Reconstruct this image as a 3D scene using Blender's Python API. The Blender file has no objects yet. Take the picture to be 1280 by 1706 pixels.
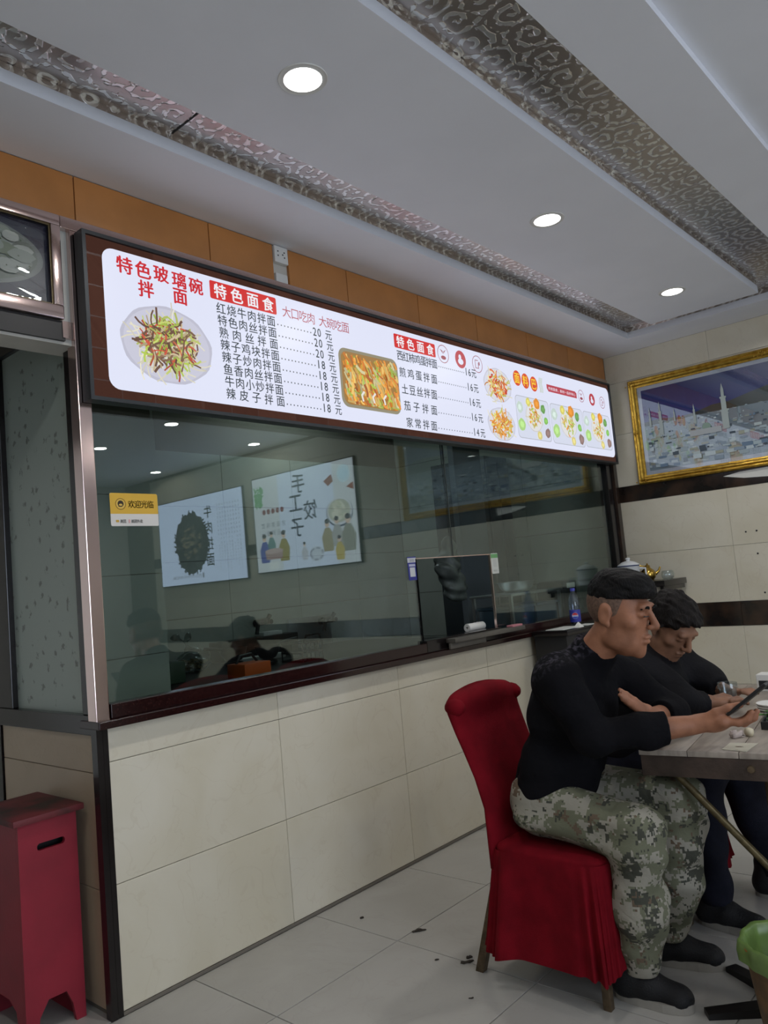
import bpy, bmesh, math, random
import numpy as np
from mathutils import Vector, Matrix, Euler

# ------------------------------------------------------------------ camera
SC = bpy.context.scene
COL = SC.collection
R3 = np.array([[0.65904442, -0.00750226, -0.7520666],
               [-0.74669055, -0.12628592, -0.65307357],
               [-0.0900759, 0.99196551, -0.08882989]])
CAM = np.array([-1.36824054, -2.55287474, 1.35])
FPX = 1303.19
cd = bpy.data.cameras.new('camera'); cam = bpy.data.objects.new('camera', cd); COL.objects.link(cam)
cd.sensor_fit = 'VERTICAL'; cd.sensor_height = 36.0; cd.lens = FPX / 1706 * 36.0
cd.clip_start = 0.02
cam.matrix_world = Matrix([list(R3[i]) + [CAM[i]] for i in range(3)] + [[0, 0, 0, 1]])
SC.camera = cam

def ray(px, py):
    return R3 @ np.array([px - 640.0, -(py - 853.0), -FPX])
def PX(px, py, axis, val):
    """point where the photo pixel meets the plane coordinate[axis] = val"""
    r = ray(px, py); t = (val - CAM[axis]) / r[axis]
    return Vector(CAM + t * r)

# ------------------------------------------------------------------ world, exposure
world = bpy.data.worlds.new('world'); SC.world = world; world.use_nodes = True
world.node_tree.nodes['Background'].inputs[0].default_value = (0.70, 0.77, 0.90, 1)
world.node_tree.nodes['Background'].inputs[1].default_value = 6.3
SC.view_settings.view_transform = 'Standard'
SC.view_settings.look = 'None'
SC.view_settings.exposure = 0.0
SC.view_settings.gamma = 1.0
SC.view_settings.use_curve_mapping = False
SC.cycles.max_bounces = 8
SC.cycles.diffuse_bounces = 4
SC.cycles.glossy_bounces = 4
SC.cycles.transparent_max_bounces = 16
SC.cycles.caustics_reflective = False
SC.cycles.caustics_refractive = False
SC.cycles.sample_clamp_indirect = 3.0

LAMP_POWER = 5.8
LAMPS = [(-1.25, -0.95), (0.28, -0.95), (1.79, -0.95), (3.28, -0.95),
         (1.20, -3.39), (2.69, -3.39), (1.2, -4.62), (2.67, -4.62), (4.02, -3.85), (4.02, -5.75), (-0.3, -3.39), (-0.3, -4.62)]  # left-hand lamps of the rear rows are unseen, added for even light

# unseen window added behind the camera lets in sky light; a portal guides it
pl = bpy.data.lights.new('added_window_portal', 'AREA'); pl.shape = 'RECTANGLE'; pl.size = 3.3; pl.size_y = 2.4; pl.cycles.is_portal = True
po = bpy.data.objects.new('added_window_portal', pl); COL.objects.link(po); po.location = (-1.35, -7.1, 1.45); po.rotation_euler = (math.radians(90), 0, 0)

# ------------------------------------------------------------------ materials
def srgb(r, g, b):
    f = lambda c: (c / 255) / 12.92 if c / 255 <= 0.04045 else ((c / 255 + 0.055) / 1.055) ** 2.4
    return (f(r), f(g), f(b), 1.0)
MATS = {}
def new_mat(name):
    m = bpy.data.materials.new(name); m.use_nodes = True
    nt = m.node_tree; b = nt.nodes['Principled BSDF']
    MATS[name] = m
    return m, nt, b
def nd(nt, typ, **kw):
    n = nt.nodes.new(typ)
    for k, v in kw.items():
        if k.startswith('i_'):
            key = k[2:]
            n.inputs[int(key) if key.isdigit() else key.replace('_', ' ')].default_value = v
        else: setattr(n, k, v)
    return n
def plain(name, col, rough=0.5, metal=0.0, noise=0.0, nscale=8.0, bump=0.0, bscale=60.0, spec=0.5, sheen=0.0, col2=None, stretch=None):
    """principled material; noise varies the colour (0..1) or blends to col2, bump gives fine relief"""
    m, nt, b = new_mat(name)
    b.inputs['Base Color'].default_value = col
    b.inputs['Roughness'].default_value = rough
    b.inputs['Metallic'].default_value = metal
    b.inputs['Specular IOR Level'].default_value = spec
    if sheen: b.inputs['Sheen Weight'].default_value = sheen
    tc = nd(nt, 'ShaderNodeTexCoord'); vec = tc.outputs['Object']
    if stretch:
        mp = nd(nt, 'ShaderNodeMapping'); mp.inputs['Scale'].default_value = stretch
        nt.links.new(vec, mp.inputs[0]); vec = mp.outputs[0]
    if noise or col2:
        n = nd(nt, 'ShaderNodeTexNoise'); n.inputs['Scale'].default_value = nscale; n.inputs['Detail'].default_value = 6
        nt.links.new(vec, n.inputs['Vector'])
        mx = nd(nt, 'ShaderNodeMix', data_type='RGBA')
        c2 = col2 if col2 else tuple(c * (1 - noise) for c in col[:3]) + (1,)
        mx.inputs[6].default_value = col; mx.inputs[7].default_value = c2
        rp = nd(nt, 'ShaderNodeValToRGB'); rp.color_ramp.elements[0].position = 0.38; rp.color_ramp.elements[1].position = 0.64
        nt.links.new(n.outputs['Fac'], rp.inputs[0]); nt.links.new(rp.outputs[0], mx.inputs[0])
        nt.links.new(mx.outputs[2], b.inputs['Base Color'])
    if bump:
        n2 = nd(nt, 'ShaderNodeTexNoise'); n2.inputs['Scale'].default_value = bscale; n2.inputs['Detail'].default_value = 4
        nt.links.new(vec, n2.inputs['Vector'])
        bp = nd(nt, 'ShaderNodeBump'); bp.inputs['Strength'].default_value = bump; bp.inputs['Distance'].default_value = 0.01
        nt.links.new(n2.outputs['Fac'], bp.inputs['Height']); nt.links.new(bp.outputs[0], b.inputs['Normal'])
    return m

M = {}
def marble(name, c1, c2, vein, rough):
    m, nt, b = new_mat(name)
    tc = nd(nt, 'ShaderNodeTexCoord'); oi = nd(nt, 'ShaderNodeObjectInfo')
    geo = nd(nt, 'ShaderNodeNewGeometry')
    ad = nd(nt, 'ShaderNodeVectorMath', operation='ADD')
    cb = nd(nt, 'ShaderNodeCombineXYZ'); mu = nd(nt, 'ShaderNodeMath', operation='MULTIPLY', i_1=37.0)
    nt.links.new(oi.outputs['Random'], mu.inputs[0]); nt.links.new(mu.outputs[0], cb.inputs[0]); nt.links.new(mu.outputs[0], cb.inputs[2])
    nt.links.new(geo.outputs['Position'], ad.inputs[0]); nt.links.new(cb.outputs[0], ad.inputs[1])
    n1 = nd(nt, 'ShaderNodeTexNoise', i_Scale=2.3, i_Detail=5.0, i_Distortion=0.8)
    nt.links.new(ad.outputs[0], n1.inputs['Vector'])
    r1 = nd(nt, 'ShaderNodeValToRGB'); e = r1.color_ramp.elements
    e[0].position = .3; e[0].color = c1; e[1].position = .7; e[1].color = c2
    nt.links.new(n1.outputs['Fac'], r1.inputs[0])
    n2 = nd(nt, 'ShaderNodeTexNoise', i_Scale=3.1, i_Detail=3.0, i_Distortion=2.2)
    nt.links.new(ad.outputs[0], n2.inputs['Vector'])
    r2 = nd(nt, 'ShaderNodeValToRGB'); e = r2.color_ramp.elements
    e[0].position = .485; e[0].color = (0, 0, 0, 1); e[1].position = .5; e[1].color = (1, 1, 1, 1)
    e2 = r2.color_ramp.elements.new(.515); e2.color = (0, 0, 0, 1)
    nt.links.new(n2.outputs['Fac'], r2.inputs[0])
    mf = nd(nt, 'ShaderNodeMath', operation='MULTIPLY', i_1=0.16); nt.links.new(r2.outputs[0], mf.inputs[0])
    mx = nd(nt, 'ShaderNodeMix', data_type='RGBA'); mx.inputs[7].default_value = vein
    nt.links.new(mf.outputs[0], mx.inputs[0]); nt.links.new(r1.outputs[0], mx.inputs[6])
    nt.links.new(mx.outputs[2], b.inputs['Base Color'])
    b.inputs['Roughness'].default_value = rough
    return m
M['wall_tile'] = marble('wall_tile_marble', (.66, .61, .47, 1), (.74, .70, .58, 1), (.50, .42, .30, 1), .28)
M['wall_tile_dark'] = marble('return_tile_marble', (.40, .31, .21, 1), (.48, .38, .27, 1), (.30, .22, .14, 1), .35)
M['kit_tile'] = marble('kitchen_tile', (.40, .42, .37, 1), (.46, .48, .43, 1), (.34, .35, .30, 1), .3)
M['floor_tile'] = marble('floor_tile_stone', (.385, .375, .345, 1), (.445, .435, .405, 1), (.33, .31, .28, 1), .22)
M['grout'] = plain('grout', (.18, .16, .13, 1), .9)
M['floor_base'] = plain('floor_grout', (.33, .32, .29, 1), .8, noise=.2)
M['white_paint'] = plain('ceiling_paint', (.88, .90, .95, 1), .7, noise=.03, nscale=3)
M['plaster'] = plain('plaster', (.62, .60, .54, 1), .8, noise=.06)
M['brown_panel'] = plain('brown_leather_panel', srgb(196, 132, 72), .45, noise=.15, nscale=5, bump=.05, bscale=120)
M['rose_steel'] = plain('rose_gold_steel', (.74, .58, .54, 1), .16, metal=1.0, bump=.05, bscale=3.0)
M['black_granite'] = plain('dark_granite', (.012, .009, .009, 1), .18, noise=.5, nscale=90, spec=.5)
M['red_granite'] = plain('dark_red_granite', (.014, .004, .004, 1), .16, col2=(.028, .009, .008, 1), nscale=110)
M['black_stone'] = plain('black_marble_band', (.012, .010, .009, 1), .12, col2=(.05, .028, .018, 1), nscale=6)
M['dark_metal'] = plain('dark_grey_metal', (.05, .055, .06, 1), .4, metal=.6)
M['black'] = plain('black_plastic', (.012, .012, .013, 1), .45)
M['white_plastic'] = plain('white_plastic', (.78, .78, .74, 1), .35)
M['gold'] = plain('gilt_moulding', (.62, .40, .07, 1), .3, metal=.85, bump=.35, bscale=90, col2=(.42, .24, .03, 1), nscale=30)
M['mat_board'] = plain('picture_mount', (.60, .64, .72, 1), .6)
M['red_fabric'] = plain('red_chair_fabric', (.185, .0045, .011, 1), .85, noise=.25, nscale=14, bump=.25, bscale=400, spec=.1)
M['leg_metal'] = plain('worn_brass_leg', (.14, .10, .06, 1), .4, metal=.6, noise=.4, nscale=40)
M['wood_apron'] = plain('worn_dark_table_wood', (.075, .048, .035, 1), .5, noise=.5, nscale=12, bump=.2, bscale=80)
M['wood_top'] = plain('worn_table_top', (.36, .31, .26, 1), .35, noise=.25, nscale=9, stretch=(1, 6, 1))
M['brace'] = plain('brass_brace', (.13, .10, .045, 1), .4, metal=.5, noise=.4, nscale=50)
M['red_box'] = plain('red_painted_wood', (.30, .016, .034, 1), .5, noise=.2, nscale=6, bump=.06, bscale=100)
M['red_box_top'] = plain('red_lid_stained', (.15, .02, .025, 1), .55, col2=(.025, .015, .012, 1), nscale=7)
M['steel'] = plain('stainless_steel', (.72, .74, .76, 1), .34, metal=1.0, noise=.1)
M['orange'] = plain('orange_card', srgb(214, 96, 28), .5)
M['black_iron'] = plain('black_iron', (.015, .014, .014, 1), .4, metal=.3)
M['wood_ledge'] = plain('grey_wood_ledge', (.13, .12, .10, 1), .55, noise=.4, nscale=20, stretch=(.2, 1, 1))
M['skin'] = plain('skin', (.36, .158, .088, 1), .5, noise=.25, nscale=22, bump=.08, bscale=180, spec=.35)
M['skin2'] = plain('skin_second_man', (.30, .15, .09, 1), .5, noise=.25, nscale=22, spec=.35)  # skin tone of the second man, slightly darker
M['hair'] = plain('black_hair', (.005, .0045, .0045, 1), .55, bump=.5, bscale=260, stretch=(1, 1, .25), spec=.15)
M['hair2'] = plain('dark_brown_hair', (.010, .008, .007, 1), .55, bump=.6, bscale=200, stretch=(1, 1, .3), spec=.15)
M['sweater'] = plain('black_sweater', (.0055, .0055, .007, 1), .85, noise=.4, nscale=20, bump=.3, bscale=350, sheen=.1, spec=.1)
M['jacket'] = plain('black_jacket', (.006, .006, .008, 1), .75, noise=.4, nscale=10, bump=.3, bscale=60, spec=.15)
M['jeans'] = plain('navy_trousers', (.010, .011, .020, 1), .8, noise=.4, nscale=14, bump=.25, bscale=200, spec=.15)
M['shoe'] = plain('black_shoe', (.010, .010, .011, 1), .6, bump=.3, bscale=200, spec=.3)
M['sole'] = plain('grey_rubber_sole', (.34, .32, .28, 1), .6, noise=.2)
M['lace'] = plain('lace', (.02, .02, .022, 1), .7)
M['eye'] = plain('eye', (.25, .22, .20, 1), .2)
M['glassware'] = None
def glassy(name, tint, gloss, rough=0.0, fres=1.0):
    """sheet glass: clear tinted pane with a fresnel reflection plus a coating reflection"""
    m = bpy.data.materials.new(name); m.use_nodes = True; nt = m.node_tree; nt.nodes.clear()
    out = nd(nt, 'ShaderNodeOutputMaterial'); tr = nd(nt, 'ShaderNodeBsdfTransparent'); gl = nd(nt, 'ShaderNodeBsdfGlossy')
    tr.inputs[0].default_value = tint; gl.inputs[0].default_value = (.93, 1, .98, 1); gl.inputs['Roughness'].default_value = rough
    # reflectance by angle, the same from both sides of the sheet
    geo = nd(nt, 'ShaderNodeNewGeometry'); dt = nd(nt, 'ShaderNodeVectorMath', operation='DOT_PRODUCT')
    nt.links.new(geo.outputs['Normal'], dt.inputs[0]); nt.links.new(geo.outputs['Incoming'], dt.inputs[1])
    ab = nd(nt, 'ShaderNodeMath', operation='ABSOLUTE'); nt.links.new(dt.outputs['Value'], ab.inputs[0])
    om = nd(nt, 'ShaderNodeMath', operation='SUBTRACT', i_0=1.0); nt.links.new(ab.outputs[0], om.inputs[1])
    pw = nd(nt, 'ShaderNodeMath', operation='POWER', i_1=5.0); nt.links.new(om.outputs[0], pw.inputs[0])
    ad = nd(nt, 'ShaderNodeMath', operation='MULTIPLY_ADD', i_1=.9 * fres, i_2=gloss + .04 * fres); ad.use_clamp = True
    nt.links.new(pw.outputs[0], ad.inputs[0])
    mx = nd(nt, 'ShaderNodeMixShader'); nt.links.new(ad.outputs[0], mx.inputs[0])
    nt.links.new(tr.outputs[0], mx.inputs[1]); nt.links.new(gl.outputs[0], mx.inputs[2]); nt.links.new(mx.outputs[0], out.inputs[0])
    MATS[name] = m; return m
M['window_glass'] = glassy('coated_window_glass', (.80, .86, .84, 1), .06)
M['clear_plastic'] = glassy('clear_plastic', (.90, .92, .93, 1), .05, .12)
M['picture_glass'] = glassy('picture_glass', (.96, .97, .98, 1), .05)
M['bag_plastic'] = glassy('plastic_bag', (.55, .58, .56, 1), .04, .35)
M['bottle_plastic'] = glassy('bottle_plastic', (.75, .80, .95, 1), .06, .08)
def frosted():
    m, nt, b = new_mat('frosted_patterned_glass')
    tc = nd(nt, 'ShaderNodeTexCoord')
    v = nd(nt, 'ShaderNodeTexVoronoi', i_Scale=16.0, i_Randomness=.8); nt.links.new(tc.outputs['Object'], v.inputs['Vector'])
    n = nd(nt, 'ShaderNodeTexNoise', i_Scale=60.0, i_Detail=3.0); nt.links.new(tc.outputs['Object'], n.inputs['Vector'])
    ad = nd(nt, 'ShaderNodeMath', operation='MULTIPLY_ADD', i_1=.9); nt.links.new(n.outputs['Fac'], ad.inputs[0]); nt.links.new(v.outputs['Distance'], ad.inputs[2])
    r = nd(nt, 'ShaderNodeValToRGB'); e = r.color_ramp.elements
    e[0].position = .55; e[0].color = (.16, .18, .155, 1); e[1].position = .68; e[1].color = (.34, .40, .36, 1)
    nt.links.new(ad.outputs[0], r.inputs[0]); nt.links.new(r.outputs[0], b.inputs['Base Color'])
    b.inputs['Roughness'].default_value = .3
    return m
M['frosted'] = frosted()
def scroll(name):
    """embossed silver scroll wallpaper: one spiral in each voronoi cell"""
    m, nt, b = new_mat(name); L = nt.links.new
    geo = nd(nt, 'ShaderNodeNewGeometry')
    sx = nd(nt, 'ShaderNodeSeparateXYZ'); L(geo.outputs['Position'], sx.inputs[0])
    a = nd(nt, 'ShaderNodeMath', operation='ADD'); L(sx.outputs[1], a.inputs[0]); L(sx.outputs[2], a.inputs[1])
    cb = nd(nt, 'ShaderNodeCombineXYZ'); L(sx.outputs[0], cb.inputs[0]); L(a.outputs[0], cb.inputs[1])
    nz = nd(nt, 'ShaderNodeTexNoise', i_Scale=9.0, i_Detail=1.0); L(cb.outputs[0], nz.inputs['Vector'])
    dz = nd(nt, 'ShaderNodeVectorMath', operation='MULTIPLY_ADD'); L(nz.outputs['Color'], dz.inputs[0])
    dz.inputs[1].default_value = (.035, .035, 0); L(cb.outputs[0], dz.inputs[2])
    def layer(scale, turns, off):
        vo = nd(nt, 'ShaderNodeTexVoronoi', voronoi_dimensions='2D', i_Scale=scale, i_Randomness=.45)
        ofs = nd(nt, 'ShaderNodeVectorMath', operation='ADD'); ofs.inputs[1].default_value = off
        L(dz.outputs[0], ofs.inputs[0]); L(ofs.outputs[0], vo.inputs['Vector'])
        df = nd(nt, 'ShaderNodeVectorMath', operation='SUBTRACT'); L(ofs.outputs[0], df.inputs[0]); L(vo.outputs['Position'], df.inputs[1])
        s2 = nd(nt, 'ShaderNodeSeparateXYZ'); L(df.outputs[0], s2.inputs[0])
        at = nd(nt, 'ShaderNodeMath', operation='ARCTAN2'); L(s2.outputs[1], at.inputs[0]); L(s2.outputs[0], at.inputs[1])
        ln = nd(nt, 'ShaderNodeVectorMath', operation='LENGTH'); L(df.outputs[0], ln.inputs[0])
        mu = nd(nt, 'ShaderNodeMath', operation='MULTIPLY_ADD', i_1=scale * turns); L(ln.outputs['Value'], mu.inputs[0]); L(at.outputs[0], mu.inputs[2])
        sn = nd(nt, 'ShaderNodeMath', operation='SINE'); L(mu.outputs[0], sn.inputs[0])
        return sn.outputs[0]
    s1 = layer(8.0, 17.0, (0, 0, 0)); s3 = layer(15.0, -12.0, (.31, .17, 0))
    mm = nd(nt, 'ShaderNodeMath', operation='MULTIPLY_ADD', i_1=.55); L(s3, mm.inputs[0]); L(s1, mm.inputs[2])
    rp = nd(nt, 'ShaderNodeValToRGB'); e = rp.color_ramp.elements
    e[0].position = .60; e[0].color = (0, 0, 0, 1); e[1].position = .74; e[1].color = (1, 1, 1, 1)
    mr = nd(nt, 'ShaderNodeMapRange'); mr.inputs[1].default_value = -1.5; mr.inputs[2].default_value = 1.5
    L(mm.outputs[0], mr.inputs[0]); L(mr.outputs[0], rp.inputs[0])
    mx = nd(nt, 'ShaderNodeMix', data_type='RGBA'); mx.inputs[6].default_value = (.54, .49, .46, 1); mx.inputs[7].default_value = (.95, .95, .93, 1)
    L(rp.outputs[0], mx.inputs[0]); L(mx.outputs[2], b.inputs['Base Color'])
    bp = nd(nt, 'ShaderNodeBump', i_Strength=.35, i_Distance=.012); L(rp.outputs[0], bp.inputs['Height']); L(bp.outputs[0], b.inputs['Normal'])
    b.inputs['Metallic'].default_value = .92; b.inputs['Roughness'].default_value = .27
    return m
M['scroll'] = scroll('embossed_scroll_wallpaper')
def camo():
    m, nt, b = new_mat('digital_camouflage'); L = nt.links.new
    tc = nd(nt, 'ShaderNodeTexCoord')
    sn = nd(nt, 'ShaderNodeVectorMath', operation='SNAP'); sn.inputs[1].default_value = (.0065, .0065, .0065); L(tc.outputs['Object'], sn.inputs[0])
    def nz(scale, off):
        o = nd(nt, 'ShaderNodeVectorMath', operation='ADD'); o.inputs[1].default_value = off; L(sn.outputs[0], o.inputs[0])
        n = nd(nt, 'ShaderNodeTexNoise', i_Scale=scale, i_Detail=4.0, i_Roughness=.75); L(o.outputs[0], n.inputs['Vector']); return n.outputs['Fac']
    cols = [(.30, .285, .235, 1), (.145, .150, .100, 1), (.060, .062, .048, 1), (.13, .095, .065, 1)]
    cur = None
    for c, sc, th, off in ((cols[1], 11, .50, (3, 0, 1)), (cols[3], 13, .60, (0, 7, 2)), (cols[2], 14, .565, (9, 4, 0))):
        f = nz(sc, off); g = nd(nt, 'ShaderNodeMath', operation='GREATER_THAN', i_1=th); L(f, g.inputs[0])
        mx = nd(nt, 'ShaderNodeMix', data_type='RGBA'); L(g.outputs[0], mx.inputs[0])
        if cur is None: mx.inputs[6].default_value = cols[0]
        else: L(cur, mx.inputs[6])
        mx.inputs[7].default_value = c; cur = mx.outputs[2]
    L(cur, b.inputs['Base Color']); b.inputs['Roughness'].default_value = .85; b.inputs['Specular IOR Level'].default_value = .2
    n2 = nd(nt, 'ShaderNodeTexNoise', i_Scale=26.0, i_Detail=3.0, i_Distortion=1.0); L(tc.outputs['Object'], n2.inputs['Vector'])
    bp = nd(nt, 'ShaderNodeBump', i_Strength=.35, i_Distance=.012); L(n2.outputs['Fac'], bp.inputs['Height']); L(bp.outputs[0], b.inputs['Normal'])
    return m
M['camo'] = camo()
def print_mat(name, emit, rough=.35):
    """flat print: colours come from the mesh's colour attribute; emit > 0 for backlit prints"""
    m, nt, b = new_mat(name)
    at = nd(nt, 'ShaderNodeVertexColor'); at.layer_name = 'ink'
    b.inputs['Roughness'].default_value = rough
    if emit:
        b.inputs['Base Color'].default_value = (.01, .01, .01, 1)
        nt.links.new(at.outputs[0], b.inputs['Emission Color']); b.inputs['Emission Strength'].default_value = emit
    else: nt.links.new(at.outputs[0], b.inputs['Base Color'])
    return m
M['backlit'] = print_mat('backlit_print', .92)
M['backlit_poster'] = print_mat('backlit_poster_print', 2.1)
M['backlit_dim'] = print_mat('dim_lightbox_print', .30)
M['ink'] = print_mat('paper_print', 0)
def emitter(name, col, s):
    m, nt, b = new_mat(name)
    b.inputs['Base Color'].default_value = (.8, .8, .8, 1)
    b.inputs['Emission Color'].default_value = col; b.inputs['Emission Strength'].default_value = s
    return m
M['lamp_glow'] = emitter('downlight_diffuser', (1, .98, .95, 1), 7.0)

# ------------------------------------------------------------------ mesh helpers
def V(*a): return Vector(a)
class MB:
    """collects shapes; build() links them as ONE mesh object"""
    def __init__(self): self.v = []; self.f = []
    def add(self, vs, fs):
        n = len(self.v); self.v += [tuple(p) for p in vs]; self.f += [tuple(i + n for i in q) for q in fs]; return self
    def box(self, a, b, bev=0.0, mat=None):
        a = Vector(a); b = Vector(b); lo = V(min(a.x, b.x), min(a.y, b.y), min(a.z, b.z)); hi = V(max(a.x, b.x), max(a.y, b.y), max(a.z, b.z))
        if bev <= 0:
            vs = [V(x, y, z) for x in (lo.x, hi.x) for y in (lo.y, hi.y) for z in (lo.z, hi.z)]
            fs = [(0, 1, 3, 2), (4, 6, 7, 5), (0, 4, 5, 1), (2, 3, 7, 6), (0, 2, 6, 4), (1, 5, 7, 3)]
        else:
            bm = bmesh.new(); bmesh.ops.create_cube(bm, size=1.0)
            for w in bm.verts: w.co = V(*[lo[i] + (w.co[i] + .5) * (hi[i] - lo[i]) for i in range(3)])
            bmesh.ops.bevel(bm, geom=list(bm.edges), offset=bev, segments=2, affect='EDGES', profile=.6)
            bm.verts.index_update(); vs = [w.co.copy() for w in bm.verts]; fs = [tuple(w.index for w in q.verts) for q in bm.faces]; bm.free()
        if mat is not None: vs = [mat @ p for p in vs]
        return self.add(vs, fs)
    def tube(self, pts, r, n=10, cap=True, close=False):
        pts = [Vector(p) for p in pts]; m = len(pts); rs = r if hasattr(r, '__len__') else [r] * m
        up = None; rings = []
        for i in range(m):
            if close: t = pts[(i + 1) % m] - pts[i - 1]
            else: t = pts[min(i + 1, m - 1)] - pts[max(i - 1, 0)]
            t = t.normalized() if t.length > 1e-9 else V(0, 0, 1)
            if up is None: up = t.orthogonal().normalized()
            u = (up - t * up.dot(t)); u = u.normalized() if u.length > 1e-6 else t.orthogonal().normalized()
            up = u; w = t.cross(u)
            rings.append([pts[i] + (u * math.cos(a) + w * math.sin(a)) * rs[i] for a in [2 * math.pi * k / n for k in range(n)]])
        vs = [p for q in rings for p in q]; fs = []
        for i in range(m if close else m - 1):
            j = (i + 1) % m
            for k in range(n): fs.append((i * n + k, i * n + (k + 1) % n, j * n + (k + 1) % n, j * n + k))
        if cap and not close: fs += [tuple(range(n - 1, -1, -1)), tuple(range((m - 1) * n, m * n))]
        return self.add(vs, fs)
    def lathe(self, prof, c=(0, 0, 0), n=28, mat=None, wob=None, cap=True):
        """prof: list of (radius, z); open ends with radius 0 are closed"""
        c = Vector(c); vs = []; fs = []; m = len(prof)
        for i, (r, z) in enumerate(prof):
            for k in range(n):
                a = 2 * math.pi * k / n; rr = r * (1 + (wob(a, i / (m - 1)) if wob else 0))
                p = V(math.cos(a) * rr, math.sin(a) * rr, z)
                vs.append((mat @ p) if mat is not None else c + p)
        for i in range(m - 1):
            for k in range(n): fs.append((i * n + k, i * n + (k + 1) % n, (i + 1) * n + (k + 1) % n, (i + 1) * n + k))
        r0, r1 = prof[0][0], prof[-1][0]
        if cap and not (r0 > 0 and r1 > 0):      # rings stay open
            if r0 > 0: fs.append(tuple(range(n - 1, -1, -1)))
            if r1 > 0: fs.append(tuple(range((m - 1) * n, m * n)))
        return self.add(vs, fs)
    def prism(self, poly, axis, a, b):
        """polygon in the plane across axis, pushed from a to b"""
        def P(u, v, w): return {0: (w, u, v), 1: (u, w, v), 2: (u, v, w)}[axis]
        n = len(poly); vs = [P(u, v, a) for u, v in poly] + [P(u, v, b) for u, v in poly]
        fs = [tuple(range(n - 1, -1, -1)), tuple(range(n, 2 * n))] + [(i, (i + 1) % n, n + (i + 1) % n, n + i) for i in range(n)]
        return self.add(vs, fs)
    def mesh(self, name):
        me = bpy.data.meshes.new(name); me.from_pydata(self.v, [], self.f)
        bm = bmesh.new(); bm.from_mesh(me); bmesh.ops.recalc_face_normals(bm, faces=bm.faces); bm.to_mesh(me); bm.free()
        return me
    def build(self, name, mat, parent=None, smooth=False, **kw):
        return link(name, self.mesh(name), mat, parent, smooth, **kw)
def link(name, me, mat, parent=None, smooth=False, label=None, category=None, group=None, kind=None):
    o = bpy.data.objects.new(name, me); COL.objects.link(o)
    if mat is not None and not me.materials: me.materials.append(mat)
    if smooth:
        me.polygons.foreach_set('use_smooth', [True] * len(me.polygons))
        if smooth != 'all':
            try: me.set_sharp_from_angle(angle=math.radians(50))
            except Exception: pass
    if parent is not None:
        o.parent = parent; o.matrix_parent_inverse = Matrix.Translation(parent_loc(parent)).inverted()
    tag(o, label, category, group, kind); return o
def parent_loc(p):
    return p.location.copy()
def tag(o, label=None, category=None, group=None, kind=None):
    for k, v in (('label', label), ('category', category), ('group', group), ('kind', kind)):
        if v: o[k] = v
    return o
def thing(name, label, cat, loc=(0, 0, 0), group=None, kind=None):
    o = bpy.data.objects.new(name, None); COL.objects.link(o); o.location = loc; o.empty_display_size = .05
    tag(o, label, cat, group, kind); return o
def struct(name, loc=(0, 0, 0), label=None, cat=None):
    return thing(name, label, cat, loc, None, 'structure')
def box_obj(name, a, b, mat, parent=None, bev=0.0, **kw):
    return MB().box(a, b, bev).build(name, mat, parent, smooth=bev > 0, **kw)

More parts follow.
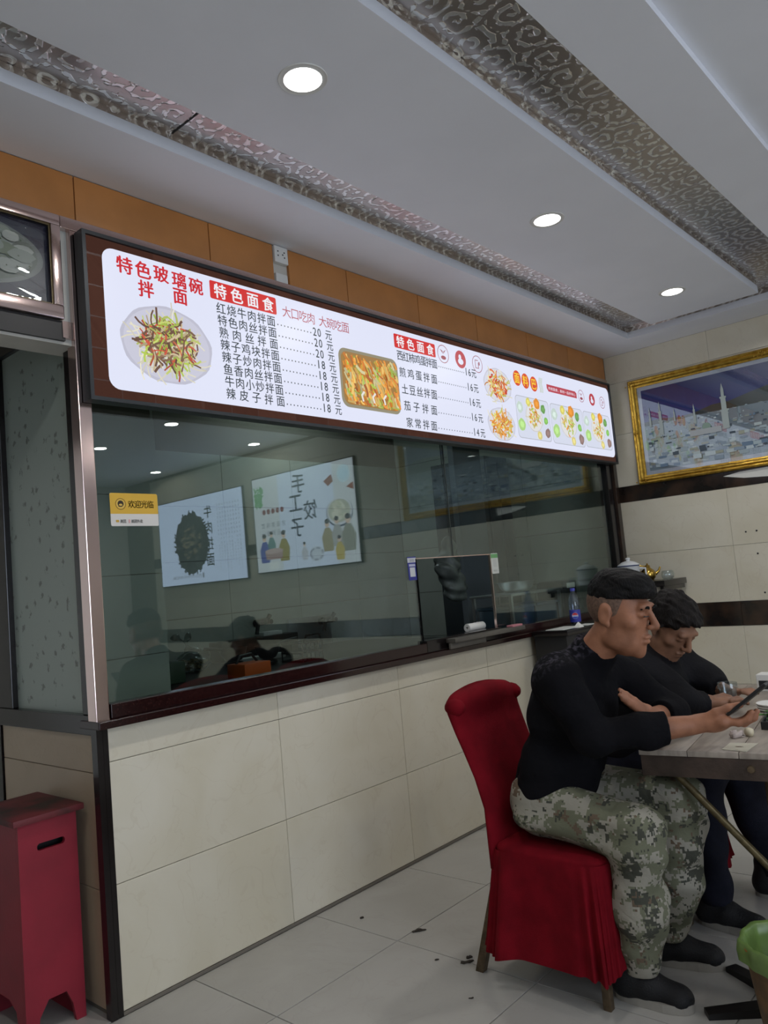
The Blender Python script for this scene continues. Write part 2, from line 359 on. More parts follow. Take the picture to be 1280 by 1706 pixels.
# ------------------------------------------------------------------ flat prints (signs, posters, labels)
class Print:
    """flat coloured artwork on a plane: o + u*U + v*Vv, each layer a hair above the last"""
    def __init__(self, o, U, Vv, step=0.00012):
        self.o = Vector(o); self.U = Vector(U).normalized(); self.W = Vector(Vv).normalized(); self.N = self.U.cross(self.W).normalized()
        self.step = step; self.h = 0; self.v = []; self.f = []; self.c = []
    def up(self): self.h += 1
    def poly(self, pts, col, raise_=True):
        if raise_: self.h += 1
        n = len(self.v); self.v += [self.o + self.U * u + self.W * w + self.N * (self.h * self.step) for u, w in pts]
        self.f.append(tuple(range(n, n + len(pts)))); self.c.append(col)
    def rect(self, u0, v0, u1, v1, col, raise_=True): self.poly([(u0, v0), (u1, v0), (u1, v1), (u0, v1)], col, raise_)
    def rrect(self, u0, v0, u1, v1, r, col, raise_=True):
        p = []
        for cx, cy, a0 in ((u1 - r, v0 + r, -90), (u1 - r, v1 - r, 0), (u0 + r, v1 - r, 90), (u0 + r, v0 + r, 180)):
            for k in range(7): a = math.radians(a0 + 15 * k); p.append((cx + r * math.cos(a), cy + r * math.sin(a)))
        self.poly(p, col, raise_)
    def disc(self, cu, cv, ru, rv, col, n=24, raise_=True, rot=0, wob=0.0, rnd=None):
        p = []
        for k in range(n):
            a = 2 * math.pi * k / n; q = 1 + (wob * (rnd.random() - .5) * 2 if rnd else wob * math.sin(9 * a))
            x, y = ru * q * math.cos(a), rv * q * math.sin(a)
            p.append((cu + x * math.cos(rot) - y * math.sin(rot), cv + x * math.sin(rot) + y * math.cos(rot)))
        self.poly(p, col, raise_)
    def ring(self, cu, cv, r, w, col, n=28):
        self.h += 1
        for k in range(n):
            a, b = 2 * math.pi * k / n, 2 * math.pi * (k + 1) / n
            self.poly([(cu + r * math.cos(a), cv + r * math.sin(a)), (cu + r * math.cos(b), cv + r * math.sin(b)),
                       (cu + (r - w) * math.cos(b), cv + (r - w) * math.sin(b)), (cu + (r - w) * math.cos(a), cv + (r - w) * math.sin(a))], col, False)
    def ribbon(self, pts, w, col, raise_=True):
        if raise_: self.h += 1
        pts = [Vector((p[0], p[1])) for p in pts]; L = []; Rr = []
        for i, p in enumerate(pts):
            t = (pts[min(i + 1, len(pts) - 1)] - pts[max(i - 1, 0)]); t = t.normalized() if t.length else Vector((1, 0)); nn = Vector((-t.y, t.x)) * w / 2
            L.append(p + nn); Rr.append(p - nn)
        for i in range(len(pts) - 1): self.poly([tuple(Rr[i]), tuple(Rr[i + 1]), tuple(L[i + 1]), tuple(L[i])], col, False)
    def text(self, s, u0, v0, u1, v1, col, bold=0.0, spread=False, raise_=True):
        """fit the words into the box; spread puts single characters evenly across it"""
        if raise_: self.h += 1
        if spread and len(s) > 1:
            h = v1 - v0; n = len(s); w = min(h, (u1 - u0) / n)
            for i, ch in enumerate(s):
                if ch == ' ': continue
                c0 = u0 + (u1 - u0 - w) * i / (n - 1); self.text(ch, c0, v0, c0 + w, v1, col, bold, False, False)
            return
        if bold:
            dd = bold * .32 * (v1 - v0)
            for ou, ov in ((-dd, 0), (dd, 0), (0, dd * .6), (0, -dd * .6)): self.text(s, u0 + ou, v0 + ov, u1 + ou, v1 + ov, col, 0.0, False, False)
        vs, fs = glyphs(s); xs = [p[0] for p in vs]; ys = [p[1] for p in vs]
        if not xs: return
        x0, x1, y0, y1 = min(xs), max(xs), min(ys), max(ys); n = len(self.v)
        if len(s) == 1 and ord(s) > 255: x0, x1, y0, y1 = min(x0, .04), max(x1, .96), min(y0, -.06), max(y1, .82)
        if len(s) == 1 and s.isdigit(): x0, x1 = min(x0, .08), max(x1, .52)
        sx = (u1 - u0) / max(x1 - x0, 1e-6); sy = (v1 - v0) / max(y1 - y0, 1e-6)
        self.v += [self.o + self.U * (u0 + (x - x0) * sx) + self.W * (v0 + (y - y0) * sy) + self.N * (self.h * self.step) for x, y in vs]
        for q in fs: self.f.append(tuple(i + n for i in q)); self.c.append(col)
    def build(self, name, mat, parent=None, **kw):
        me = bpy.data.meshes.new(name); me.from_pydata([tuple(p) for p in self.v], [], self.f)
        at = me.color_attributes.new('ink', 'FLOAT_COLOR', 'CORNER'); buf = []
        for q, c in zip(self.f, self.c): buf += list(c[:3]) * 1 + [1.0] if False else [x for _ in q for x in (c[0], c[1], c[2], 1.0)]
        at.data.foreach_set('color', buf)
        return link(name, me, mat, parent, **kw)
GL = {}
def glyphs(s):
    key = s
    if key not in GL:
        c = bpy.data.curves.new('glyphs', 'FONT'); c.body = s; c.size = 1.0; c.resolution_u = 3
        o = bpy.data.objects.new('glyphs', c); COL.objects.link(o); bpy.context.view_layer.update()
        me = bpy.data.meshes.new_from_object(o.evaluated_get(bpy.context.evaluated_depsgraph_get()))
        GL[key] = ([(w.co.x, w.co.y) for w in me.vertices], [tuple(p.vertices) for p in me.polygons])
        bpy.data.objects.remove(o); bpy.data.curves.remove(c); bpy.data.meshes.remove(me)
    return GL[key]

def dish(P, cu, cv, ru, rv, rnd, food, n=90, plate=((.55, .55, .66), (.62, .62, .74)), noodle=(.80, .76, .60), fr=.72, w=.006, scallop=.015):
    """a printed plate of noodles: plate, white noodles, coloured toppings"""
    P.disc(cu, cv, ru, rv, plate[0], 40, wob=scallop); P.disc(cu, cv, ru * .94, rv * .94, plate[1], 36)
    for k in range(n // 3):
        a = rnd.random() * 6.28; q = fr * math.sqrt(rnd.random()) * 1.12
        x, y = cu + ru * q * math.cos(a), cv + rv * q * math.sin(a); d = rnd.random() * 6.28; ll = ru * (.25 + .3 * rnd.random()); cur = (rnd.random() - .5) * 3
        pts = []
        for i in range(5): pts.append((x, y)); x += ll / 4 * math.cos(d); y += ll / 4 * math.sin(d); d += cur / 4
        s = .8 + .3 * rnd.random(); P.ribbon(pts, w * .9, tuple(min(1, c * s) for c in noodle))
    for k in range(n):
        a = rnd.random() * 6.28; q = fr * math.sqrt(rnd.random()) * .95
        x, y = cu + ru * q * math.cos(a), cv + rv * q * math.sin(a); d = rnd.random() * 6.28; ll = ru * (.12 + .25 * rnd.random()); cur = (rnd.random() - .5) * 3
        pts = []
        for i in range(4): pts.append((x, y)); x += ll / 3 * math.cos(d); y += ll / 3 * math.sin(d); d += cur / 3
        c = rnd.choice(food); s = .7 + .5 * rnd.random(); P.ribbon(pts, w * (.8 + .9 * rnd.random()), tuple(min(1, x * s) for x in c))

# ------------------------------------------------------------------ smooth bodies from blended solids
class Blob:
    def __init__(self, lo, hi, h):
        self.lo = np.array(lo, float); self.h = h; self.n = np.ceil((np.array(hi, float) - self.lo) / h).astype(int) + 1
        self.D = np.full(self.n, .5, np.float32)
    def _sub(self, lo, hi, pad):
        a = np.maximum(np.floor((np.array(lo) - pad - self.lo) / self.h).astype(int), 0)
        b = np.minimum(np.ceil((np.array(hi) + pad - self.lo) / self.h).astype(int) + 1, self.n)
        if np.any(b <= a): return None
        g = [(self.lo[i] + self.h * np.arange(a[i], b[i])).astype(np.float32) for i in range(3)]
        return tuple(slice(a[i], b[i]) for i in range(3)), (g[0][:, None, None], g[1][None, :, None], g[2][None, None, :])
    def _mix(self, s, d, k, cut):
        D = self.D[s]
        if cut: D = -D
        if k > 0:
            hh = np.maximum(k - np.abs(D - d), 0) / k; r = np.minimum(D, d) - hh * hh * k * .25
        else: r = np.minimum(D, d)
        if cut: r = -r
        self.D[s] = r
    def cone(self, a, b, r1, r2=None, k=.02, cut=False):
        r2 = r1 if r2 is None else r2; a = np.array(a, float); b = np.array(b, float); R = max(r1, r2); pad = R + 2 * k + .012
        q = self._sub(np.minimum(a, b), np.maximum(a, b), pad)
        if q is None: return self
        s, (x, y, z) = q; ba = b - a; l2 = max(float(ba @ ba), 1e-9)
        t = np.clip(((x - a[0]) * ba[0] + (y - a[1]) * ba[1] + (z - a[2]) * ba[2]) / l2, 0, 1)
        d = np.sqrt((x - a[0] - ba[0] * t) ** 2 + (y - a[1] - ba[1] * t) ** 2 + (z - a[2] - ba[2] * t) ** 2) - (r1 + (r2 - r1) * t)
        self._mix(s, d.astype(np.float32), k, cut); return self
    def chain(self, pts, rs, k=.02):
        for i in range(len(pts) - 1): self.cone(pts[i], pts[i + 1], rs[i], rs[i + 1], k)
        return self
    def ell(self, c, r, rot=None, k=.02, cut=False):
        c = np.array(c, float); R = max(r); pad = R + 2 * k + .012; q = self._sub(c, c, pad)
        if q is None: return self
        s, (x, y, z) = q; x = x - c[0]; y = y - c[1]; z = z - c[2]
        if rot is not None:
            m = np.array(rot.to_3x3() if isinstance(rot, Matrix) else Euler(rot).to_matrix()).T
            x, y, z = (m[i][0] * x + m[i][1] * y + m[i][2] * z for i in range(3))
        k0 = np.sqrt((x / r[0]) ** 2 + (y / r[1]) ** 2 + (z / r[2]) ** 2); k1 = np.sqrt((x / r[0] ** 2) ** 2 + (y / r[1] ** 2) ** 2 + (z / r[2] ** 2) ** 2)
        d = k0 * (k0 - 1) / np.maximum(k1, 1e-6)
        self._mix(s, d.astype(np.float32), k, cut); return self
    def half(self, p, n, k=.004):
        """cut away everything on the n side of p"""
        p = np.array(p, float); n = np.array(n, float); n = n / np.linalg.norm(n)
        s, (x, y, z) = self._sub(self.lo, self.lo + self.h * (self.n - 1), 0)
        d = -((x - p[0]) * n[0] + (y - p[1]) * n[1] + (z - p[2]) * n[2]); self.D = np.maximum(self.D, -d.astype(np.float32)); return self
    def ripple(self, amp, freq, seed=0):
        s, (x, y, z) = self._sub(self.lo, self.lo + self.h * (self.n - 1), 0); r = random.Random(seed)
        for i in range(4):
            w = [(r.random() - .5) * 2 * freq for _ in range(3)]; self.D = self.D + (amp / 2 * np.sin(x * w[0] + y * w[1] + z * w[2] + r.random() * 6 + 1.3 * np.sin(z * freq * .4 + x * freq * .3))).astype(np.float32)
        return self
    def surface(self):
        D = self.D; D[0] = D[-1] = .5; D[:, 0] = D[:, -1] = .5; D[:, :, 0] = D[:, :, -1] = .5
        S = D < 0; nx, ny, nz = D.shape
        cnt = np.zeros((nx - 1, ny - 1, nz - 1), np.int8); cs = [(i, j, k) for i in (0, 1) for j in (0, 1) for k in (0, 1)]
        sl = lambda c: tuple(slice(c[i], D.shape[i] - 1 + c[i]) for i in range(3))
        for c in cs: cnt += S[sl(c)]
        mixed = (cnt > 0) & (cnt < 8); idx = np.full(mixed.shape, -1, np.int32); cell = np.argwhere(mixed); idx[mixed] = np.arange(len(cell))
        acc = np.zeros((len(cell), 3)); num = np.zeros(len(cell))
        for a in cs:
            for ax in range(3):
                if a[ax]: continue
                b = list(a); b[ax] = 1
                da = D[tuple((cell + a).T)]; db = D[tuple((cell + b).T)]; cr = (da < 0) != (db < 0); t = np.where(cr, da / np.where(cr, da - db, 1), 0)
                p = np.array(a, float)[None] + np.zeros((len(cell), 3)); p[:, ax] += t
                acc += p * cr[:, None]; num += cr
        vs = self.lo + self.h * (cell + acc / num[:, None]); fs = []
        for ax in range(3):
            o = [i for i in range(3) if i != ax]
            a = S[tuple(slice(0, D.shape[i] - 1) if i == ax else slice(1, D.shape[i] - 1) for i in range(3))]
            b = S[tuple(slice(1, D.shape[i]) if i == ax else slice(1, D.shape[i] - 1) for i in range(3))]
            e = np.argwhere(a != b); inside = a[tuple(e.T)]
            e = e + np.array([0 if i == ax else 1 for i in range(3)])
            def cidx(d1, d2):
                q = e.copy(); q[:, o[0]] += d1; q[:, o[1]] += d2; return idx[tuple(q.T)]
            quad = np.stack([cidx(-1, -1), cidx(0, -1), cidx(0, 0), cidx(-1, 0)], 1)
            flip = inside if ax != 1 else ~inside
            quad[~flip] = quad[~flip][:, ::-1]
            fs.append(quad)
        return vs, np.concatenate(fs)
    def build(self, name, mat, parent=None, **kw):
        vs, fs = self.surface(); me = bpy.data.meshes.new(name)
        me.from_pydata(vs.tolist(), [], fs.tolist())
        me.polygons.foreach_set('use_smooth', [True] * len(me.polygons))
        return link(name, me, mat, parent, **kw)

# ================================================================== THE SETTING
XR = 4.327          # right wall
ZC = 2.92           # lowest ceiling level
YB = -7.0           # wall behind the camera
XL = -3.4           # wall on the far left

# floor: base slab and 600 mm tiles
fl = MB().box((XL - .2, YB - .2, -.12), (XR + .2, 3.2, -.004)).build('floor', M['floor_base'], kind='structure')
tiles = {}
def tile_obj(name, sx, sy, sz, loc, mat, parent, key):
    k = (key, round(sx, 4), round(sy, 4), round(sz, 4))
    if k not in tiles:
        tiles[k] = MB().box((-sx / 2, -sy / 2, -sz / 2), (sx / 2, sy / 2, sz / 2), .0018).mesh(name); tiles[k].materials.append(mat)
    o = bpy.data.objects.new(name, tiles[k]); COL.objects.link(o); o.parent = parent; o.location = Vector(loc) - parent_loc(parent); return o
G = .0035
for i in range(-2, 7):
    x0 = .302 + .6 * i; x1 = min(x0 + .6, XR)
    for j in range(-1, 5):
        y1 = -.455 - .6 * (j - 1) - .6; y0 = y1 - .6
        y1 = min(y1, -.004)
        if j == -1: continue
        if y1 - y0 < .05: continue
        tile_obj('floor_tile', x1 - x0 - G, y1 - y0 - G, .012, ((x0 + x1) / 2, (y0 + y1) / 2, -.006), M['floor_tile'], fl, 'fl')
    if True:
        tile_obj('floor_tile', x1 - x0 - G, .451 - G, .012, ((x0 + x1) / 2, -.2295, -.006), M['floor_tile'], fl, 'fl')
# strip of floor in the passage on the left
for i in range(3):
    tile_obj('floor_tile', .6 - G, .6 - G, .012, (-.314, .3 + .6 * i, -.006), M['floor_tile'], fl, 'fl')

# counter wall under the window
wf = MB().box((.0125, .006, -.02), (XR, .14, .94)).build('wall_front', M['grout'], kind='structure')
rows = [(.0, .419), (.419, .824), (.824, .940)]
xs = [.026, .79, 1.565, 2.34, 3.115, 3.89, XR]
for z0, z1 in rows:
    for a, b in zip(xs[:-1], xs[1:]):
        z0b = max(z0, .012)
        tile_obj('wall_tile', b - a - .0022, .012, z1 - z0b - .0022, ((a + b) / 2, .006, (z0b + z1) / 2), M['wall_tile'], wf, 'wf')
MB().box((.0, -.003, .0), (XR, .004, .011)).build('grout_line', M['grout'], wf)

# dark corner post under the sill
trim1 = MB().box((-.016, -.006, 0), (.006, .03, .945)).box((.008, -.004, 0), (.027, .012, .945)).build('trim_1', M['black_granite'], kind='structure')

# granite sill and window frame
trim2 = MB().box((-.02, -.035, .940), (XR, .10, .968), .004).build('trim_2', M['red_granite'], kind='structure')
MB().box((.04, -.012, .968), (1.80, .05, 1.018), .003).build('sill_upstand', M['red_granite'], trim2)
MB().box((1.80, -.012, .968), (2.49, .05, 1.03), .003).build('sill_upstand', M['black_granite'], trim2)
MB().box((2.49, -.012, .968), (4.16, .05, 1.015), .003).build('sill_upstand', M['red_granite'], trim2)
# worn grey wooden ledge in front of the serving hatch
box_obj('serving_ledge', (1.96, -.075, 1.0), (2.66, -.013, 1.022), M['wood_ledge'], None, .003, label='worn grey wooden ledge below the serving hatch in the glass', category='ledge')
box_obj('wood_block', (1.95, -.05, .9685), (2.28, -.036, .9995), M['wood_ledge'], None, .002, label='brown wooden strip fixed under the serving ledge', category='wood strip')

win = struct('window_1', (2.1, 0, 1.0))
def lpane(poly): return MB().prism(poly, 1, .012, .019).build('pane', M['window_glass'], win)
ZT = 2.30
lpane([(.035, 1.018), (1.80, 1.018), (1.80, 1.455), (2.131, 1.455), (2.131, ZT), (.035, ZT)])
lpane([(2.134, 1.455), (2.49, 1.455), (2.49, 1.015), (4.15, 1.015), (4.15, ZT), (2.134, ZT)])
matte = plain('black_sealant', (.01, .01, .01, 1), .95, spec=.0)
MB().box((1.797, .008, 1.03), (1.803, .023, 1.455)).build('pane_edge', matte, win)
MB().box((2.1300, .0105, 1.458), (2.1350, .0205, 2.3)).build('pane_joint', plain('grey_sealant', (.06, .07, .065, 1), .9, spec=.1), win)
MB().box((2.488, .008, 1.03), (2.493, .023, 1.455)).build('pane_edge', M['rose_steel'], win)
MB().box((1.80, .008, 1.453), (2.49, .023, 1.458)).build('pane_edge', M['rose_steel'], win)
MB().box((4.13, -.012, 1.0), (4.215, .06, 2.3), .004).build('window_jamb', M['black_granite'], win)
MB().box((4.215, -.03, 1.0), (4.265, .06, 2.3), .004).build('window_jamb', M['black_stone'], win)
MB().box((4.265, -.004, 1.0), (XR, .06, 2.3)).build('window_jamb', M['black_granite'], win)

# wall above the window: brown padded panels, steel strip
wu = MB().box((XL, .012, 2.28), (XR, .14, 3.1)).build('wall_upper', M['plaster'], kind='structure')
fj = [-2.9, -2.33, -1.75, -1.17, -.58, .017, .609, .962, 1.052, 1.443, 2.013, 2.58, 3.17, 3.735, XR - .01]
for a, b in zip(fj[:-1], fj[1:]):
    if abs(a - .962) < .01: continue
    MB().box((a + .002, -.004, 2.748), (b - .002, .012, ZC - .003), .003).build('brown_panel', M['brown_panel'], wu, smooth=True)
MB().box((XL, -.002, 2.29), (-.045, .011, 2.36)).build('lintel', M['black'], wu)
trim3 = MB().box((-.05, -.016, 2.70), (XR - .012, .012, 2.744), .003).build('trim_3', M['rose_steel'], kind='structure')

# socket on the brown panels
so = thing('wall_socket', 'white double wall socket at the ceiling edge above the menu sign', 'socket', (1.007, 0, 2.88))
box_obj('face_plate', (.966, -.012, 2.838), (1.046, .011, 2.916), M['white_plastic'], so, .003)
for dx, dz in ((-.02, .012), (-.02, -.008), (.018, .012), (.018, -.012), (.008, .0)):
    box_obj('socket_slot', (1.006 + dx - .0035, -.0128, 2.879 + dz - .003), (1.006 + dx + .0035, -.0115, 2.879 + dz + .003), M['black'], so)
box_obj('cable_duct', (.972, -.004, 2.748), (1.042, .0115, 2.790), M['white_plastic'], so, .002)

# steel corner post beside the doorway
post = MB().box((-.016, -.012, .948), (.034, .045, 2.715), .003).build('trim_4', M['rose_steel'], kind='structure')

# return wall along the doorway (x = 0)
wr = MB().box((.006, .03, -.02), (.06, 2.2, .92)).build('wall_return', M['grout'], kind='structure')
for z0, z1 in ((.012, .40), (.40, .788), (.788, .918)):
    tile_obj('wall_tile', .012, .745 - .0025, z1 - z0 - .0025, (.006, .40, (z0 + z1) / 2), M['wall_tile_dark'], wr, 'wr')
MB().box((-.012, .032, .918), (.06, .80, .985), .003).build('trim_5', M['black_granite'], kind='structure')
w2 = struct('window_2', (0, .4, 1.0))
MB().box((.018, .10, .985), (.026, .66, 2.40)).build('frosted_pane', M['frosted'], w2)
MB().box((-.006, .046, .985), (.05, .10, 2.42), .003).build('window_frame', M['black_granite'], w2)
MB().box((-.006, .66, .985), (.05, .78, 2.42), .003).build('window_frame', M['black_granite'], w2)
MB().box((.004, .096, .99), (.017, .112, 2.40)).build('window_bead', plain('brown_bead', (.09, .05, .03, 1), .4), w2)
MB().box((.0, .046, 2.40), (.05, .80, 3.0)).build('lintel', M['black'], w2)
MB().box((-.006, .78, .0), (.05, .86, 2.42)).build('door_jamb', M['black_granite'], w2)
MB().box((-.006, .86, .985), (.05, 2.2, 3.0)).build('wall_passage', M['plaster'], kind='structure')
MB().box((-1.3, 3.0, 0), (.06, 3.1, 3.0)).build('wall_passage_end', M['plaster'], kind='structure')
MB().box((-1.3, .02, 2.40), (-.006, 3.0, 2.44)).build('ceiling_passage', plain('dark_soffit', (.05, .04, .03, 1), .6), kind='structure')
MB().box((XL, .0, -.02), (-1.15, .14, 2.29)).build('wall_front_left', M['plaster'], kind='structure')
MB().box((-1.3, .14, -.02), (-1.2, 3.0, 2.44)).build('wall_passage_left', M['plaster'], kind='structure')
MB().box((-.055, -.006, 2.30), (-.0165, .03, 2.36)).build('trim_6', M['rose_steel'], kind='structure')

# right wall: tiles and black marble bands
rw = MB().box((XR + .006, YB, -.02), (XR + .15, 2.35, 3.1)).build('wall_right', M['grout'], kind='structure')
zr = [(.012, .43), (.43, .83), (.997, 1.384), (1.384, 1.785), (1.905, 2.305), (2.305, 2.705), (2.705, ZC)]
ye = [0] + [-.785 - .8 * i for i in range(8)]; ye[-1] = max(ye[-1], YB)
for a, b in zip(ye[:-1], ye[1:]):
    for z0, z1 in zr:
        tile_obj('wall_tile', .012, a - b - .0012, z1 - z0 - .0018, (XR + .006, (a + b) / 2, (z0 + z1) / 2), M['wall_tile'], rw, 'rw')
    for z0, z1 in ((.83, .997), (1.785, 1.905)):
        tile_obj('marble_band', .016, a - b - .001, z1 - z0 - .002, (XR + .004, (a + b) / 2, (z0 + z1) / 2), M['black_stone'], rw, 'rb')
for i in range(3):                       # the same wall inside the kitchen
    for z0, z1 in ((.02, .42), (.42, .82), (.82, 1.22), (1.22, 1.62), (1.62, 2.02), (2.02, 2.42), (2.42, 2.82)):
        tile_obj('wall_tile', .012, .684 - .004, z1 - z0 - .004, (XR + .006, .484 + .684 * i, (z0 + z1) / 2), M['kit_tile'], rw, 'rk')
# walls out of the picture, seen only by reflection and light
wbk_ = MB()
wbk_.box((XL - .1, YB - .15, -.02), (-3.0, YB, 3.1)).box((.3, YB - .15, -.02), (XR + .15, YB, 3.1)).box((-3.0, YB - .15, -.02), (.3, YB, .25)).box((-3.0, YB - .15, 2.65), (.3, YB, 3.1))
wbk_.build('wall_back', M['plaster'], kind='structure')
w3 = struct('added_window_3', (-1.35, YB, .25))  # unseen window, added so that daylight brightens the ceiling
for x in (-3.0, -1.93, -.83, .27): MB().box((x, YB - .10, .25), (x + .03, YB - .05, 2.65)).build('window_frame', M['dark_metal'], w3)
for x in (-2.968, -1.898, -.798): MB().box((x, YB - .079, .252), (x + 1.066, YB - .073, 2.648)).build('pane', M['picture_glass'], w3)
MB().box((XL - .15, YB, -.02), (XL, .14, 3.1)).build('wall_left', M['plaster'], kind='structure')

ZS = 2.992      # papered slab above the hung panels
# ceiling: slab papered with embossed scrolls, white border and white hung panels
ce = MB().box((XL - .15, YB - .15, ZS), (XR + .15, .012, 3.12)).build('ceiling', M['scroll'], kind='structure')
YI, XI = -.357, 3.985
MB().box((XL, YI, ZC), (XR, .0, ZC + .045)).build('ceiling_border', M['white_paint'], ce)
MB().box((XI, -1.585, ZC), (XR, YI, ZC + .045)).build('ceiling_border', M['white_paint'], ce)
MB().box((XL, YI + .004, ZC + .0455), (XR, .0, ZS - .0005)).build('papered_side', M['scroll'], ce)
MB().box((XI + .004, -1.585, ZC + .0455), (XR, YI + .004, ZS - .0005)).build('papered_side', M['scroll'], ce)
def hung(y0, y1, x1, z=ZC, t=.045):
    MB().box((XL, y0, z), (x1, y1, z + t)).build('hung_panel', M['white_paint'], ce)
    MB().box((XL, y0 + .003, z + t + .0005), (x1 - .003, y1 - .003, ZS - .0005)).build('papered_side', M['scroll'], ce)
hung(-1.29, -.60, 3.80)
hung(-1.84, -1.585, XR)
MB().box((XL, YB, ZC + .028), (XR, -1.8405, ZS - .0005)).build('hung_panel', M['white_paint'], ce)
MB().box((.205, -.605, ZS - .004), (.209, YI, ZS - .0005)).build('paper_seam', M['black'], ce)

# downlights: trim ring, glowing diffuser, lamp
dl_mesh = MB().lathe([(.060, 0), (.064, .002), (.072, .003), (.076, .001), (.078, .004), (.060, .004)], n=36).mesh('trim_ring'); dl_mesh.materials.append(M['white_plastic'])
df_mesh = MB().lathe([(0, 0), (.055, 0), (.0595, .0012), (.0595, .004), (0, .004)], n=36).mesh('diffuser'); df_mesh.materials.append(M['lamp_glow'])
for me in (dl_mesh, df_mesh): me.polygons.foreach_set('use_smooth', [True] * len(me.polygons)); me.set_sharp_from_angle(angle=math.radians(40))
dlab = {(2.69, -3.39): 'round white downlight mirrored highest in the kitchen glass', (2.67, -4.62): 'round white downlight mirrored leftmost in the kitchen glass', (4.02, -3.85): 'round white downlight mirrored rightmost, above the dumpling poster in the glass', (4.02, -5.75): 'round white downlight mirrored lowest, above the noodle poster in the glass', (0.28, -.95): 'round white downlight nearest the camera in the hung ceiling panel', (1.79, -.95): 'round white downlight in the middle of the hung ceiling panel', (3.28, -.95): 'round white downlight at the far corner of the hung ceiling panel'}
for i, (x, y) in enumerate(LAMPS):
    z = ZC if y > -1.84 else ZC + .028
    t = thing('downlight', dlab.get((x, y), 'unseen round white downlight added in the ceiling outside the picture'), 'ceiling light', (x, y, z), 'ceiling downlights')
    for nm, me, dz in (('trim_ring', dl_mesh, -.0042), ('diffuser', df_mesh, -.0045)):
        o = bpy.data.objects.new(nm, me); COL.objects.link(o); o.parent = t; o.location = (0, 0, dz)
    ld = bpy.data.lights.new('downlight_lamp', 'AREA'); ld.shape = 'DISK'; ld.size = .11; ld.energy = LAMP_POWER; ld.color = (1, .97, .93); ld.spread = math.radians(165)
    lo = bpy.data.objects.new('downlight_lamp', ld); COL.objects.link(lo); lo.parent = t; lo.location = (0, 0, -.008)

# ================================================================== MENU SIGN
S = -.06
def su(px, py): p = PX(px, py, 1, S); return p.x, p.z
K_INK = srgb(58, 66, 70); RED = srgb(206, 52, 60); WHITE = (.80, .83, 1.0); 
sign = thing('menu_sign', 'long backlit menu lightbox with Chinese dishes and prices above the kitchen glass', 'menu sign', (2.1, 0, 2.05))
x0, zb = su(150, 668)[0], su(160, 668)[1]; x1 = su(1024, 760)[0]; zt = su(140, 388)[1]
x0 = .0; x1 = 4.225; zb = 2.072; zt = 2.690
fm = MB()
fw = .014
fm.box((x0, S - .012, zb), (x1, -.0165, zb + fw)); fm.box((x0, S - .012, zt - fw), (x1, -.0165, zt)); fm.box((x0, S - .012, zb + fw), (x0 + fw, -.0165, zt - fw)); fm.box((x1 - fw, S - .012, zb + fw), (x1, -.0165, zt - fw))
fm.build('sign_frame', M['dark_metal'], sign)
box_obj('sign_back', (x0 + fw, S + .004, zb + fw), (x1 - fw, -.017, zt - fw), M['black'], sign)
rnd = random.Random(4)
P = Print((0, S, 0), (1, 0, 0), (0, 0, 1))
P.rect(x0 + fw, zb + fw, x1 - fw, zt - fw, srgb(62, 38, 32))
xx = x0 + fw
def wood(): s = .75 + .6 * rnd.random(); c = srgb(86, 58, 48); return tuple(q * s for q in c[:3])
while xx < x1 - .03:
    w = .12 + .1 * rnd.random(); e = min(xx + w, x1 - fw)
    P.rect(xx + .002, zt - .075, e, zt - fw, wood(), False); P.rect(xx + .002 - .03 * (xx > .1), zb + fw, e - .03, zb + .075, wood(), False); xx = e
for k in range(4): P.rect(x0 + fw, zb + .08 + .115 * k, x0 + .08, zb + .19 + .115 * k, wood(), False)
P.build('wood_border_print', M['backlit'], sign)
P = Print((0, S - .001, 0), (1, 0, 0), (0, 0, 1))
wl, wb, wt = .0785, 2.122, 2.650; wr2 = x1 - .018
P.rrect(wl, wb, wr2, wt, .045, WHITE)
P.build('white_menu_panel', M['backlit'], sign)
# headings, each its own part
def NP(d=.0022): return Print((0, S - d, 0), (1, 0, 0), (0, 0, 1))
P = NP(.0016)
def ch(px, py, c, s, col, bold=.02):
    x, z = su(px, py); P.text(c, x - s / 2, z - s / 2, x + s / 2, z + s / 2, col, bold)
for px, py, c in (
    (207, 442, '特'), (238, 450, '色'), (268, 457, '玻'), (298, 467, '璃'), (326, 477, '碗'), (243, 482, '拌'), (300, 494, '面')): P = NP(.0016); ch(px, py, c, .064, RED, .10); P.build('title_character', M['backlit'], sign)
def redbox(pa, pb, n=4):
    (ax, az), (bx, bz) = su(*pa), su(*pb); P = NP(.0016)
    P.rrect(ax, bz, bx, az, .008, srgb(214, 48, 46)); P.text('特色面食', ax + .022, bz + .008, bx - .016, az - .008, (.9, .9, .95), .09, True); P.build('heading_block', M['backlit'], sign)
redbox((348, 466), (461, 525)); redbox((655, 555), (726, 596))
(ax, az), (bx, bz) = su(470, 518), su(581, 545); P = NP(.0016)
P.text('大口吃肉', ax, az - .026, ax + .20, az + .026, srgb(178, 74, 90), .0, True); P.build('slogan_lettering', M['backlit'], sign); P = NP(.0016); P.text('大碗吃面', ax + .225, az - .026, bx, az + .026, srgb(178, 74, 90), .0, True)
P.build('slogan_lettering', M['backlit'], sign)
